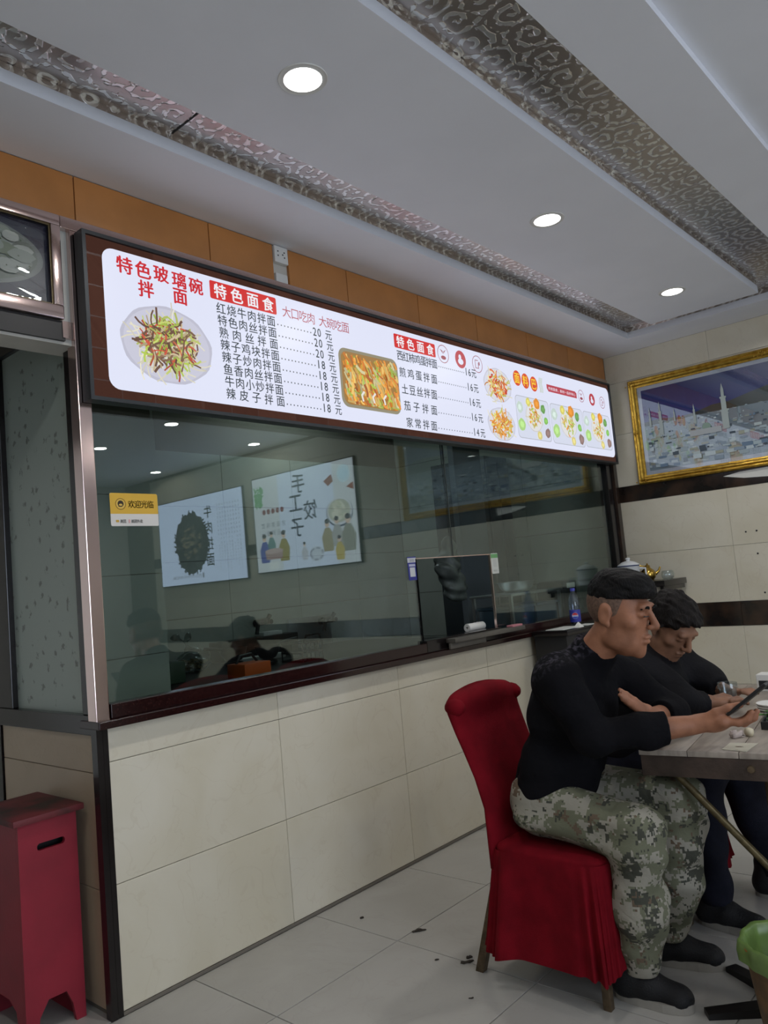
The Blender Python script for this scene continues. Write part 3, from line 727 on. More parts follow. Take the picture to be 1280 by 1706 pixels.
# price lists, one part per line
def row(name, price, pa, pb, pd, pe, h, dn):
    (ax, az), (bx, _), (dx, _), (ex, _) = su(*pa), su(*pb), su(*pd), su(*pe); P = NP()
    ln = None; w = min(h, (bx - ax) / len(name)); loose = (bx - ax) / len(name) > h * 1.05
    for i, c_ in enumerate(name if loose else [name]):
        if loose: c0 = ax + (bx - ax - w) * i / (len(name) - 1); P.text(c_, c0, az - h / 2, c0 + w, az + h / 2, K_INK, .03)
        else: P.text(name, ax, az - h / 2, bx, az + h / 2, K_INK, .03, True)
        o = P.build('character' if ln else 'menu_line', M['backlit'], ln or sign); ln = ln or o; P = NP()
    for k in range(dn):
        q = bx + .012 + (dx - bx - .03) * k / (dn - 1); P.rect(q, az - .012, q + .006, az - .006, K_INK, False)
    P.build('leader_dots', M['backlit'], ln, kind='stuff'); P = NP()
    w = h * .5
    for k, c in enumerate(price): P.text(c, dx + k * w * 1.25, az - h * .42, dx + k * w * 1.25 + w * 1.02, az + h * .42, K_INK, .03, False, False)
    P.build('price_digits', M['backlit'], ln); P = NP()
    P.text('元', ex - h * .9, az - h / 2, ex, az + h / 2, K_INK, .03, False, False); P.build('currency_character', M['backlit'], ln)
L8 = [('红烧牛肉拌面', '20'), ('特色肉丝拌面', '20'), ('熟肉丝拌面', '20'), ('辣子鸡块拌面', '18'), ('辣子炒肉拌面', '18'), ('鱼香肉丝拌面', '18'), ('牛肉小炒拌面', '18'), ('辣皮子拌面', '18')]
lerp = lambda a, b, t: (a[0] + (b[0] - a[0]) * t, a[1] + (b[1] - a[1]) * t)
for i, (n, p) in enumerate(L8):
    t = i / 7; row(n, p, lerp((360, 512), (377, 655), t), lerp((458, 537), (474, 671), t), lerp((521, 551), (538, 683), t), lerp((552, 560), (569, 687), t), .046, 11)
R5 = [('西红柿鸡蛋拌面', '16'), ('煎鸡蛋拌面', '16'), ('土豆丝拌面', '16'), ('茄子拌面', '16'), ('家常拌面', '14')]
for i, (n, p) in enumerate(R5):
    t = i / 4; row(n, p, lerp((661, 591), (677, 703), t), lerp((728, 608), (728, 711), t), lerp((775, 622), (789, 722), t), lerp((793, 624), (808, 722), t), .052, 14)
# round icons and the small brand heading at the far end
def icons(pts, r):
    for k, (px, py) in enumerate(pts):
        x, z = su(px, py); c = srgb(160, 80, 92); P = NP()
        if k == 1:
            P.disc(x, z, r, r, srgb(190, 70, 80), 28); P.disc(x, z - r * .25, r * .5, r * .35, WHITE); P.disc(x - r * .1, z + r * .25, r * .25, r * .3, WHITE)
        else:
            P.ring(x, z, r, .004, c)
            if k == 0:
                P.poly([(x, z), (x - r * .55, z + r * .5), (x - r * .1, z + r * .35)], c); P.poly([(x, z), (x + r * .55, z + r * .55), (x + r * .1, z + r * .3)], c); P.disc(x, z - r * .4, r * .45, r * .22, c)
            else:
                P.rect(x - r * .45, z - r * .5, x + r * .15, z - r * .42, c); P.rect(x - r * .45, z + r * .4, x + r * .15, z + r * .48, c); P.rect(x - r * .45, z - r * .5, x - r * .36, z + r * .45, c); P.rect(x + r * .12, z - r * .5, x + r * .22, z + r * .2, c); P.rect(x + r * .25, z - r * .1, x + r * .45, z + r * .3, c)
        P.build('round_icon', M['backlit'], sign)
icons([(738, 590), (767, 599), (795, 607)], .052); icons([(968, 660), (986, 666), (1003, 671)], .045)
for px, py, c in ((861, 630, '面'), (875, 635, '料'), (889, 640, '巴')):
    x, z = su(px, py); P = NP(); P.disc(x, z, .046, .05, srgb(222, 86, 52), 24); P.text(c, x - .03, z - .034, x + .03, z + .034, srgb(252, 214, 70), .06); P.build('round_logo', M['backlit'], sign)
x, z = su(901, 642); P = NP()
for k in range(3): P.ribbon([(x - .018 + .016 * k + .006 * math.sin(j * 1.6), z - .05 + .02 * j) for j in range(6)], .005, srgb(170, 190, 130))
P.build('ear_of_wheat', M['backlit'], sign); P = NP()
(ax, az), (bx, bz) = su(910, 640), su(961, 664)
P.poly([(ax + .02, bz), (bx, bz), (bx, az - .012), (bx - .02, az), (ax, az), (ax, bz + .02)], srgb(190, 74, 88)); P.text('传统面食，真材一品好味心', ax + .02, bz + .012, bx - .02, az - .014, (.85, .8, .9), .01)
P.build('ribbon_banner', M['backlit'], sign)
# printed dishes
GREEN, BROWN, REDF, YEL, ORA = (.42, .55, .08), (.16, .08, .05), (.62, .05, .03), (.72, .66, .16), (.80, .30, .04)
def dish_part(fn):
    P = Print((0, S - .0022, 0), (1, 0, 0), (0, 0, 1), .00004); fn(P); P.build('dish_print', M['backlit'], sign)
(ax, az), (bx, _) = su(200, 560), su(353, 590); (_, tz), (_, bz) = su(255, 507), su(300, 642)
dish_part(lambda P: dish(P, (ax + bx) / 2, (tz + bz) / 2, (bx - ax) / 2, (tz - bz) / 2, random.Random(3), [GREEN, (.55, .62, .16), BROWN, BROWN, (.60, .48, .30), (.60, .10, .05), (.25, .14, .08)], 330, w=.0058, fr=.60))
def frame_dish(P):
    r = random.Random(8); (ax, az), (bx, bz) = su(562, 577), su(669, 692)
    P.rrect(ax, bz, bx, az, .045, (.30, .27, .18)); u0, v0 = ax + .015, bz + .015; w, h = bx - ax - .03, az - bz - .03
    P.rrect(u0, v0, u0 + w, v0 + h, .04, (.36, .20, .06))
    for k in range(330):
        x, y = u0 + w * (.02 + .94 * r.random()), v0 + h * (.04 + .94 * r.random()); d = -1.1 + .9 * (r.random() - .5); l = .03 + .05 * r.random(); pts = []
        for i in range(4): pts.append((min(max(x, u0 + .006), u0 + w - .006), min(max(y, v0 + .01), v0 + h - .01))); x += l / 3 * math.cos(d); y += l / 3 * math.sin(d); d += (r.random() - .5)
        c = r.choice([ORA, (.85, .42, .08), (.75, .24, .03), (.82, .55, .16), (.45, .12, .02), GREEN, (.6, .55, .3)]); s = .7 + .5 * r.random()
        P.ribbon(pts, .007 + .010 * r.random(), tuple(min(1, q * s) for q in c))
    for k in range(3): P.ribbon([(u0 + w * (.3 + .2 * k), v0 + .02), (u0 + w * (.28 + .2 * k), v0 + .05), (u0 + w * (.33 + .2 * k), v0 + .07)], .012, (.85, .82, .78))
dish_part(frame_dish)
for pc, pl, pt, sd, food in (((829, 642), (806, 642), (823, 613), 5, [ORA, REDF, YEL, (.85, .7, .3), (.8, .2, .05)]), ((836, 707), (813, 707), (831, 679), 6, [ORA, (.85, .45, .1), (.8, .3, .05), YEL])):
    (cx, cz), (lx, _), (_, tz) = su(*pc), su(*pl), su(*pt)
    dish_part(lambda P: dish(P, cx, cz, cx - lx, tz - cz, random.Random(sd), food, 120, plate=((.62, .62, .72), (.72, .74, .86)), w=.008))
def small_frame(pa, pb, sd):
    (ax, az), (bx, bz) = su(*pa), su(*pb); r = random.Random(sd)
    def f(P):
        P.rrect(ax, bz, bx, az, .03, (.45, .47, .52)); P.rrect(ax + .004, bz + .004, bx - .004, az - .004, .028, (.72, .76, .90))
        w, h = bx - ax, az - bz
        dish(P, ax + w * .52, bz + h * .55, w * .25, h * .36, r, [YEL, ORA, GREEN, (.7, .55, .2)], 46, plate=((.66, .64, .62), (.80, .80, .80)), w=.009)
        for fx, fy, rr, c in ((.12, .32, .10, (.45, .72, .25)), (.10, .72, .09, (.60, .72, .66)), (.36, .92, .07, YEL), (.62, .93, .09, ORA), (.80, .78, .07, (.16, .36, .10)), (.86, .50, .06, (.25, .55, .12)), (.88, .2, .08, (.30, .20, .18)), (.62, .08, .07, (.75, .66, .25))):
            P.disc(ax + w * fx, bz + h * min(max(fy, .12), .88), w * rr, w * rr, c, 14, wob=.12, rnd=r); P.disc(ax + w * fx, bz + h * min(max(fy, .12), .88), w * rr * .5, w * rr * .5, tuple(min(1, q * 1.3) for q in c), 10, wob=.2, rnd=r)
    dish_part(f)
small_frame((857, 657), (920, 737), 11); small_frame((915, 671), (976, 746), 12); small_frame((970, 684), (1021, 751), 13)

# ------------------------------------------------------------------ dim picture lightbox over the doorway
lb = thing('dumpling_lightbox', 'framed picture of a bowl of dumplings in steel frame above the doorway', 'picture', (-.5, 0, 2.4))
f = MB(); fx0, fx1, fz0, fz1 = -1.02, -.052, 2.362, 2.742
f.box((fx0, -.02, fz0), (fx1, .0115, fz0 + .048), .004); f.box((fx0, -.02, fz1 - .04), (fx1, .0115, fz1), .004); f.box((fx0, -.02, fz0 + .048), (fx0 + .04, .0115, fz1 - .04), .004); f.box((fx1 - .034, -.02, fz0 + .048), (fx1, .0115, fz1 - .04), .004)
f.build('steel_frame', M['rose_steel'], lb, smooth=True)
gb = MB(); a0, a1, b0, b1 = fx0 + .04, fx1 - .034, fz0 + .048, fz1 - .04
gb.box((a0, -.012, b0), (a1, -.008, b0 + .005)); gb.box((a0, -.012, b1 - .005), (a1, -.008, b1)); gb.box((a1 - .005, -.012, b0 + .005), (a1, -.008, b1 - .005))
gb.build('gilt_bead', M['brace'], lb)
P = Print((0, .010, 0), (1, 0, 0), (0, 0, 1)); P.rect(a0, b0, a1, b1, srgb(14, 20, 48))
r = random.Random(2); P.disc(-.40, 2.565, .295, .125, srgb(110, 116, 110), 40); P.disc(-.40, 2.568, .275, .115, srgb(96, 104, 92), 36)
for k in range(90):
    a, q = r.random() * 6.28, math.sqrt(r.random()); x, z = -.40 + .25 * q * math.cos(a), 2.572 + .095 * q * math.sin(a)
    P.disc(x, z, .02 + .03 * r.random(), .012 + .014 * r.random(), r.choice([srgb(150, 156, 146), srgb(132, 140, 128), srgb(166, 170, 160), srgb(104, 116, 92)]), 12, wob=.1, rnd=r)
for k in range(60):
    a, q = r.random() * 6.28, math.sqrt(r.random()); x, z = -.40 + .26 * q * math.cos(a), 2.57 + .1 * q * math.sin(a); P.ribbon([(x, z), (x + .012 * (r.random() - .5), z + .012 * (r.random() - .5))], .005, srgb(58, 78, 44))
P.build('picture_print', M['ink'], lb)
# crinkled clear film over the picture
vs = []; fs = []; nx_, nz_ = 40, 18; r = random.Random(9)
for i in range(nx_):
    for j in range(nz_):
        u, v = i / (nx_ - 1), j / (nz_ - 1); e = min(u, 1 - u, v, 1 - v)
        vs.append((a0 + (a1 - a0) * u, -.002 - .004 * min(1, e * 8) * math.sin(9 * u + 13 * v + 2 * math.sin(7 * v)) , b0 + (b1 - b0) * v))
for i in range(nx_ - 1):
    for j in range(nz_ - 1): fs.append((i * nz_ + j, (i + 1) * nz_ + j, (i + 1) * nz_ + j + 1, i * nz_ + j + 1))
MB().add(vs, fs).build('plastic_film', M['picture_glass'], lb, smooth='all')

# ------------------------------------------------------------------ backlit posters on the right wall beyond the picture (seen mirrored in the glass)
def poster(y_hi, y_lo, z0, z1, label, art):
    t = thing('light_poster', label, 'poster', (XR, (y_hi + y_lo) / 2, z0), 'backlit posters on the tiled wall')
    w, h = y_hi - y_lo, z1 - z0
    box_obj('poster_case', (XR - .034, y_lo - .012, z0 - .012), (XR - .0055, y_hi + .012, z1 + .012), M['dark_metal'], t, .003)
    P = Print((XR - .035, y_hi, z0), (0, -1, 0), (0, 0, 1), .0001); art(P, w, h); P.build('poster_print', M['backlit_poster'], t)
PW = (.56, .66, .90)
def art_noodle(P, w, h):
    P.rect(0, 0, w, h, PW); r = random.Random(1); INK = (.02, .025, .03)
    P.disc(1.03, .50, .34, .37, INK, 60, wob=.05, rnd=r)
    for k in range(40): a = r.random() * 6.28; P.ribbon([(1.03 + .3 * math.cos(a), .5 + .33 * math.sin(a)), (1.03 + .37 * math.cos(a + .08), .5 + .4 * math.sin(a + .08))], .02, INK)
    for k in range(60): a, q = r.random() * 6.28, .2 * math.sqrt(r.random()); P.disc(1.03 + q * math.cos(a), .5 + q * math.sin(a), .03, .015, r.choice([(.09, .085, .06), (.06, .06, .05), (.12, .10, .07)]), 10)
    for k, c in enumerate('牛肉拉面'): P.text(c, .58, .76 - .19 * k, .73, .91 - .19 * k, INK, .06)
    for k in range(9):
        u = .06 + .05 * k
        for j in range(12 - (k % 3) * 2): P.rect(u, .88 - .05 * j, u + .012, .905 - .05 * j, (.25, .29, .38), j == 0)
        for j in range(9 - (k % 4)): P.rect(u, .40 - .035 * j, u + .010, .42 - .035 * j, (.33, .37, .46), False)
    P.text('西北特色牛肉拉面', .85, .07, 1.45, .11, (.22, .24, .30), 0)
    P.rect(.8, .06, .83, .12, (.2, .22, .28))
def person_shape(P, x, z, s, coat, skin=(.55, .42, .35)):
    P.poly([(x - .06 * s, z), (x + .06 * s, z), (x + .075 * s, z + .12 * s), (x + .03 * s, z + .20 * s), (x - .03 * s, z + .20 * s), (x - .075 * s, z + .12 * s)], coat)
    P.disc(x, z + .235 * s, .028 * s, .034 * s, skin, 14); P.disc(x, z + .255 * s, .03 * s, .022 * s, (.04, .04, .05), 12)
def art_dumpling(P, w, h):
    P.rect(0, 0, w, h, (.52, .56, .62)); r = random.Random(5); INK = (.02, .025, .06)
    P.rect(.3, 0, 1.15, h, (.54, .62, .80))
    for k, (c, dx) in enumerate((('手', 0), ('工', .06), ('饺', -.16), ('子', .06))):
        z = (.80, .60, .50, .34)[k]; P.text(c, .72 + dx, z, .92 + dx, z + .2, INK, .06)
    P.disc(.24, .52, .19, .15, (.06, .08, .14), 36); P.disc(.24, .53, .18, .14, (.55, .58, .66), 36); P.disc(.24, .535, .16, .12, (.40, .42, .36), 30)
    for k in range(24): a, q = r.random() * 6.28, math.sqrt(r.random()) * .1; P.disc(.24 + q * math.cos(a), .535 + .8 * q * math.sin(a), .035, .02, r.choice([(.50, .50, .42), (.58, .58, .5), (.44, .46, .36)]), 12, rot=r.random() * 3)
    for k in range(5): P.disc(1.10 + .075 * k, .66, .03, .03, (.16, .03, .04), 18)
    for k in range(2):
        for j in range(5): P.text('宫廷美味一品鲜香宝'[k * 4 + j % 4], 1.06 + .085 * j, .48 - .09 * k, 1.12 + .085 * j, .54 - .09 * k, (.15, .17, .22), 0)
    for k in range(60): P.disc(1.42 + .14 * (r.random() - .2), .83 + .2 * (r.random() - .5), .035, .012, (.12, .30, .14), 8, rot=r.random() * 6)
    for x, z, s, c in ((1.42, .10, 1.15, (.06, .08, .30)), (1.30, .19, .9, (.10, .20, .20)), (1.10, .10, 1.2, (.24, .20, .05)), (.42, .14, 1.2, (.28, .25, .16)), (.28, .18, 1.1, (.32, .33, .34)), (.12, .12, 1.35, (.22, .23, .20)), (.26, .04, .9, (.42, .34, .10)), (.78, .08, .7, (.45, .47, .55))): person_shape(P, x, z, s, c)
    P.poly([(1.14, .13), (1.40, .13), (1.42, .22), (1.12, .22)], (.30, .20, .20)); P.rect(1.20, .02, 1.36, .10, (.62, .66, .68)); P.disc(1.27, .22, .15, .03, (.40, .30, .30))
    P.disc(.60, .13, .11, .08, (.48, .54, .64), 24)
    for k in range(14): P.disc(.60 + .09 * math.cos(k), .13 + .06 * math.sin(k), .018, .012, (.28, .31, .40), 10)
    P.ring(.13, .90, .09, .016, (.50, .68, .80)); P.disc(.13, .90, .07, .07, (.45, .62, .76), 24); P.poly([(.42, .86), (.30, .92), (.28, .84), (.36, .80)], (.20, .06, .05)); P.poly([(.10, .76), (0.0, .80), (.0, .72)], (.22, .07, .05))
poster(-4.46, -6.17, 1.54, 2.585, 'backlit noodle poster with a black ink circle, mirrored at left in the kitchen glass', art_noodle)
poster(-2.69, -4.265, 1.575, 2.62, 'backlit dumpling poster with brush lettering and ink figures, mirrored in the kitchen glass', art_dumpling)

# ------------------------------------------------------------------ framed picture on the right wall
pic = thing('framed_picture', 'blue picture of a mosque city in an ornate gold frame on the tiled wall', 'picture', (XR, -1.1, 1.9))
py0, py1, pz0, pz1 = -2.10, -.18, 1.900, 2.688; bw = .062
prof = [(0, .000), (0, .030), (.010, .042), (.022, .036), (.030, .046), (.042, .040), (.050, .026), (.062, .022), (.062, .004)]
def moulding(corners):
    """sweep a moulded profile round the rectangle with mitred corners"""
    vs = []; fs = []; n = len(prof); cy, cz = (py0 + py1) / 2, (pz0 + pz1) / 2
    for (y, z) in corners:
        for (d, hgt) in prof: vs.append((XR - .001 - hgt, y + (d if y < cy else -d), z + (d if z < cz else -d)))
    for i in range(4):
        for k in range(n - 1): fs.append((i * n + k, ((i + 1) % 4) * n + k, ((i + 1) % 4) * n + k + 1, i * n + k + 1))
    return MB().add(vs, fs)
moulding([(py0, pz0), (py1, pz0), (py1, pz1), (py0, pz1)]).build('gold_frame', M['gold'], pic)
r = random.Random(6)
for (cy, cz) in [(py1 - .03, pz1 - .03), (py1 - .03, pz0 + .03), (py1 - .95, pz0 + .03), (py1 - .95, pz1 - .03), (py1 - .03, (pz0 + pz1) / 2)]:
    orn = MB()
    for k in range(10):
        a = k * .63; q = .006 + .0035 * k; orn.lathe([(0, -.006), (.005, -.004), (.0065, 0), (.005, .004), (0, .006)], (XR - .044, cy + (q * 1.6 if abs(cz - (pz0 + pz1) / 2) > .1 else q * .6) * math.cos(a) * .8, cz + q * .6 * math.sin(a)), 8)
    orn.build('frame_ornament', M['gold'], pic, smooth='all')
box_obj('picture_mount', (XR - .014, py0 + bw - .006, pz0 + bw - .006), (XR - .002, py1 - bw + .006, pz1 - bw + .006), M['mat_board'], pic)
P = Print((XR - .0146, 0, 0), (0, -1, 0), (0, 0, 1), .00006)
u0, u1, v0, v1 = -(py1 - bw) + .028, -(py0 + bw) - .028, pz0 + bw + .028, pz1 - bw - .028
for k in range(12): P.rect(u0, v0 + (v1 - v0) * (.55 + .45 * k / 12), u1, v0 + (v1 - v0) * (.55 + .45 * (k + 1) / 12), tuple(c * (1.25 - .45 * k / 12) for c in (.010, .028, .20)), k == 0)
hor = v0 + (v1 - v0) * .52; r = random.Random(12)
P.poly([(u0, hor + .06)] + [(u0 + (u1 - u0) * k / 14, hor + .05 + .10 * max(0, math.sin((k - 3) / 14 * 3.0)) + .01 * math.sin(k * 2.1)) for k in range(15)] + [(u1, v0), (u0, v0)], (.035, .050, .045))
P.poly([(u0, v0), (u1, v0), (u1, hor + .02), (u0 + .5, hor + .03), (u0, hor + .02)], (.26, .34, .39))
for k in range(520):
    t = r.random(); v = v0 + (hor - v0 + .03) * (1 - t); s = .3 + t; u = u0 + (u1 - u0) * r.random(); w, hh = (.014 + .05 * r.random()) * s, (.010 + .02 * r.random()) * s
    c = r.choice([(.40, .50, .54), (.34, .43, .48), (.46, .55, .56), (.26, .34, .42), (.06, .09, .12), (.34, .37, .30), (.14, .22, .32), (.52, .62, .66)])
    P.rect(max(u0, u), max(v0, v), min(u + w, u1), min(v + hh, hor + .035), c, k % 4 == 0)
def minaret(px, pt, pb, w):
    a = PX(px, pb, 0, XR); b = PX(px, pt, 0, XR); u, z0, z1 = -a.y, a.z, b.z; c = (.40, .47, .46); hh = z1 - z0
    for f0, f1, ww in ((0, .38, 1.0), (.38, .42, 1.35), (.42, .66, .75), (.66, .70, 1.0), (.70, .86, .45)): P.rect(u - w * ww / 2, z0 + hh * f0, u + w * ww / 2, z0 + hh * f1, c)
    P.poly([(u - w * .2, z0 + hh * .86), (u + w * .2, z0 + hh * .86), (u, z1)], c)
minaret(1213, 636, 714, .045); minaret(1106, 668, 725, .026); minaret(1087, 678, 712, .016); minaret(1161, 672, 706, .018); minaret(1127, 680, 702, .014)
a = PX(1180, 716, 0, XR); P.disc(-a.y, a.z + .02, .03, .03, (.25, .36, .30), 16); P.rect(-a.y - .12, a.z - .03, -a.y + .10, a.z + .01, (.42, .46, .48))
P.build('picture_print', M['ink'], pic)
MB().box((XR - .0185, py0 + bw, pz0 + bw), (XR - .0165, py1 - bw, pz1 - bw)).build('picture_pane', M['picture_glass'], pic)

# ------------------------------------------------------------------ stickers on the kitchen glass
YG = .0113
def gl(px, py): p = PX(px, py, 1, YG); return p.x, p.z
st = thing('welcome_sticker', 'yellow and white welcome sticker on the left end of the kitchen glass', 'sticker', (.18, YG, 1.63))
P = Print((0, YG, 0), (1, 0, 0), (0, 0, 1)); (ax, az), (bx, bz) = gl(182, 821), gl(265, 876)
P.rrect(ax, bz, bx, az, .006, (.72, .70, .66)); mid = bz + (az - bz) * .37; P.poly([(ax, mid), (bx, mid), (bx, az - .005), (bx - .005, az), (ax + .005, az), (ax, az - .005)], srgb(222, 178, 62))
cx, cz = ax + .042, mid + .036; P.ring(cx, cz, .021, .002, srgb(96, 62, 20)); P.disc(cx, cz, .017, .017, srgb(226, 190, 90), 24); P.disc(cx, cz + .001, .012, .012, srgb(52, 38, 16), 20); P.poly([(cx - .008, cz - .012), (cx - .002, cz - .006), (cx - .01, cz - .004)], srgb(52, 38, 16)); P.disc(cx, cz - .003, .007, .004, srgb(226, 190, 90), 12)
P.text('欢迎光临', ax + .072, mid + .022, bx - .018, mid + .050, srgb(58, 40, 18), .02, True)
P.rect(ax + .02, bz + .014, ax + .032, bz + .022, srgb(200, 160, 50)); P.text('美团', ax + .036, bz + .011, ax + .06, bz + .024, srgb(60, 60, 60), .01, True); P.rect(ax + .070, bz + .011, ax + .076, bz + .024, srgb(220, 170, 170)); P.text('美团外卖', ax + .08, bz + .011, ax + .128, bz + .024, srgb(60, 60, 60), .01, True)
P.build('sticker_print', M['ink'], st)
def pay(name, label, pa, pb, base, top, col):
    (ax, az), (bx, bz) = gl(*pa), gl(*pb); t = thing(name, label, 'sticker', ((ax + bx) / 2, YG, bz))
    P = Print((0, YG - .0006, 0), (1, 0, 0), (0, 0, 1)); P.rrect(ax, bz, bx, az, .006, base)
    if top == 'blue':
        P.rect(ax, az - .03, bx, az - .006, (.6, .62, .66)); P.text('支付宝', ax + .018, az - .026, bx - .018, az - .012, (.1, .12, .2), .01); P.rect(ax + .01, az - .05, bx - .01, az - .038, (.5, .52, .66)); P.rect(ax + .014, bz + .018, bx - .014, az - .055, (.62, .64, .66))
    else:
        P.rect(ax, az - .028, bx, az - .004, srgb(110, 170, 110)); P.rect(ax + .018, bz + .04, bx - .016, az - .034, (.55, .57, .54)); P.text('微信支付', ax + .018, bz + .012, bx - .018, bz + .024, (.2, .22, .2), .0)
    P.build('sticker_print', M['ink'], t)
pay('payment_sticker', 'blue payment code sticker at the left of the serving hatch', (678, 928), (696, 966), srgb(48, 54, 140), 'blue', None)
pay('payment_sticker', 'green and white payment code sticker at the right of the serving hatch', (817, 922), (832, 955), (.62, .64, .60), 'green', None)

# ================================================================== KITCHEN BEHIND THE GLASS
kb = MB().box((.06, 2.206, -.02), (XR, 2.35, 3.0)).build('wall_kitchen_back', M['grout'], kind='structure')
for i in range(5):
    for j, (z0, z1) in enumerate(((.0, .42), (.42, .82), (.82, 1.22), (1.22, 1.62), (1.62, 2.02), (2.02, 2.42))):
        a, b = .87 + .7 * i, min(.87 + .7 * (i + 1), XR)
        tile_obj('wall_tile', b - a - .005, .012, z1 - z0 - .005, ((a + b) / 2, 2.2, (z0 + z1) / 2), M['kit_tile'], kb, 'kb')
kp = MB().box((.062, 1.006, -.02), (.92, 1.10, 3.0)).build('wall_kitchen_pier', M['grout'], kind='structure')
for a, b in ((.064, .50), (.50, .935)):
    for j in range(6):
        z0 = -.12 + .405 * j; z0b = max(z0, .0); z1 = z0 + .405
        tile_obj('wall_tile', b - a - .003, .012, z1 - z0b - .003, ((a + b) / 2, 1.0, (z0b + z1) / 2), M['kit_tile'], kp, 'kp')
MB().box((.922, 1.0065, -.02), (.935, 1.10, 3.0)).build('pier_edge', M['kit_tile'], kp)
MB().box((.0, .13, 2.99), (XR + .15, 2.35, 3.12)).build('ceiling_kitchen', M['plaster'], kind='structure')
# strip light over the kitchen worktop
ks = thing('kitchen_strip_light', 'strip light on the kitchen ceiling hidden behind the menu sign', 'strip light', (2.85, 1.8, 2.99))
box_obj('light_housing', (2.35, 1.76, 2.96), (3.35, 1.84, 2.989), M['white_plastic'], ks, .004)
box_obj('light_tube', (2.37, 1.775, 2.945), (3.33, 1.825, 2.959), emitter('kitchen_tube', (.8, .95, 1, 1), 2.0), ks)
ld = bpy.data.lights.new('kitchen_tube_lamp', 'AREA'); ld.shape = 'RECTANGLE'; ld.size = .95; ld.size_y = .05; ld.energy = 6.0; ld.color = (.80, .95, 1.0)
lo = bpy.data.objects.new('kitchen_tube_lamp', ld); COL.objects.link(lo); lo.parent = ks; lo.location = (0, 0, -.05)

# long worktop with stove along the back of the kitchen
sv = thing('cooking_range', 'dark steel worktop and cooking range along the kitchen back wall', 'stove', (2.0, 1.6, 0))
ZK = .886
box_obj('range_body', (.96, .97, 0), (3.5, 2.185, .86), M['dark_metal'], sv, .006)
box_obj('range_top', (.94, .95, .8605), (3.52, 2.19, .885), M['black_iron'], sv, .004)
box_obj('splash_panel', (2.80, 2.165, ZK), (3.26, 2.19, 1.125), M['steel'], None, .003, label='shiny stainless steel splash panel behind the stove tap', category='splash panel')
FW = Vector(-R3[:, 2])
def spot(px, py, z=ZK):
    p = PX(px, py, 2, z); return p, (p - Vector(CAM)).dot(FW) / FPX      # place on the worktop, metres per pixel there
def tap(px, py, label):
    p = PX(px, py, 1, 2.06); t = thing('stove_tap', label, 'tap', (p.x, 2.19, p.z))
    MB().tube([(p.x, 2.155, p.z), (p.x, 2.05, p.z + .005), (p.x, 1.98, p.z + .01)], .018).build('tap_body', M['black_iron'], t, smooth=True)
    MB().tube([(p.x, 2.03, p.z), (p.x - .05, 1.99, p.z + .03), (p.x - .13, 1.97, p.z + .025), (p.x - .155, 1.97, p.z - .07)], .015).build('spout', M['black_iron'], t, smooth=True)
    MB().tube([(p.x, 2.05, p.z), (p.x + .035, 2.03, p.z + .06)], .016).build('tap_handle', M['black_iron'], t, smooth=True)
    MB().lathe([(0, 0), (.03, 0), (.03, .02), (0, .02)], n=16, mat=Matrix.Translation((p.x, 2.142, p.z)) @ Matrix.Rotation(-math.pi / 2, 4, 'X')).build('wall_flange', M['black_iron'], t)
tap(549, 1034, 'black swing tap mounted on the stainless splash panel'); tap(441, 1038, 'black swing tap on the bare tiles beside the steel panel')
box_obj('black_stove', (2.02, 2.0, ZK), (2.74, 2.16, 1.03), M['black_iron'], None, .01, label='black iron stove block on the worktop between the taps', category='stove')
box_obj('pale_oven_tray', (2.42, 2.02, 1.0305), (2.60, 2.12, 1.06), M['white_plastic'], None, .006, label='white dish on top of the black iron stove block', category='dish')
for k, (px, py, rp, lab) in enumerate(((405, 1110, 24, 'black iron wok with handle at the left of the kitchen range'), (462, 1106, 22, 'smaller black iron wok at the right of the kitchen range'))):
    p, mp = spot(px, py); x, y, r = p.x, p.y + rp * mp, rp * mp; z = ZK + .03
    t = thing('wok', lab, 'wok', (x, y, ZK))
    MB().tube([(x + r * .55 * math.cos(q), y + r * .55 * math.sin(q), ZK + .016) for q in [k2 * math.pi / 10 for k2 in range(20)]], .015, 8, close=True).build('wok_ring', M['black_iron'], t, smooth=True)
    MB().lathe([(r * .25, 0), (r * .6, .012), (r * .88, .05), (r, .09), (r * .985, .093), (r * .86, .055), (r * .55, .018), (0, .008)], (x, y, z), 28).build('bowl', M['black_iron'], t, smooth=True)
    e = -1 if k == 0 else 1
    MB().tube([(x + e * r * .98, y, z + .085), (x + e * (r + .08), y - .02, z + .105), (x + e * (r + .15), y - .03, z + .11)], .012).build('handle', M['black_iron'], t, smooth=True)
# orange carton
p, mp = spot(409, 1130); w = 57 * mp
ob = thing('orange_carton', 'orange carton on the kitchen worktop behind the glass', 'carton', (p.x + w / 2, p.y + .08, ZK))
box_obj('carton_body', (p.x, p.y, ZK), (p.x + w, p.y + .16, ZK + .075), M['orange'], ob, .004)
MB().tube([(p.x + .02, p.y + .1, ZK + .075), (p.x + .05, p.y + .1, ZK + .115), (p.x + w - .06, p.y + .1, ZK + .12), (p.x + w - .02, p.y + .1, ZK + .075)], .008).build('carton_strap', M['black'], ob)
# white tray behind it
p, mp = spot(398, 1108); box_obj('white_tray', (p.x, p.y, ZK), (p.x + 105 * mp, p.y + .09, ZK + .035), M['white_plastic'], None, .006, label='long white tray on the worktop behind the orange carton', category='tray')
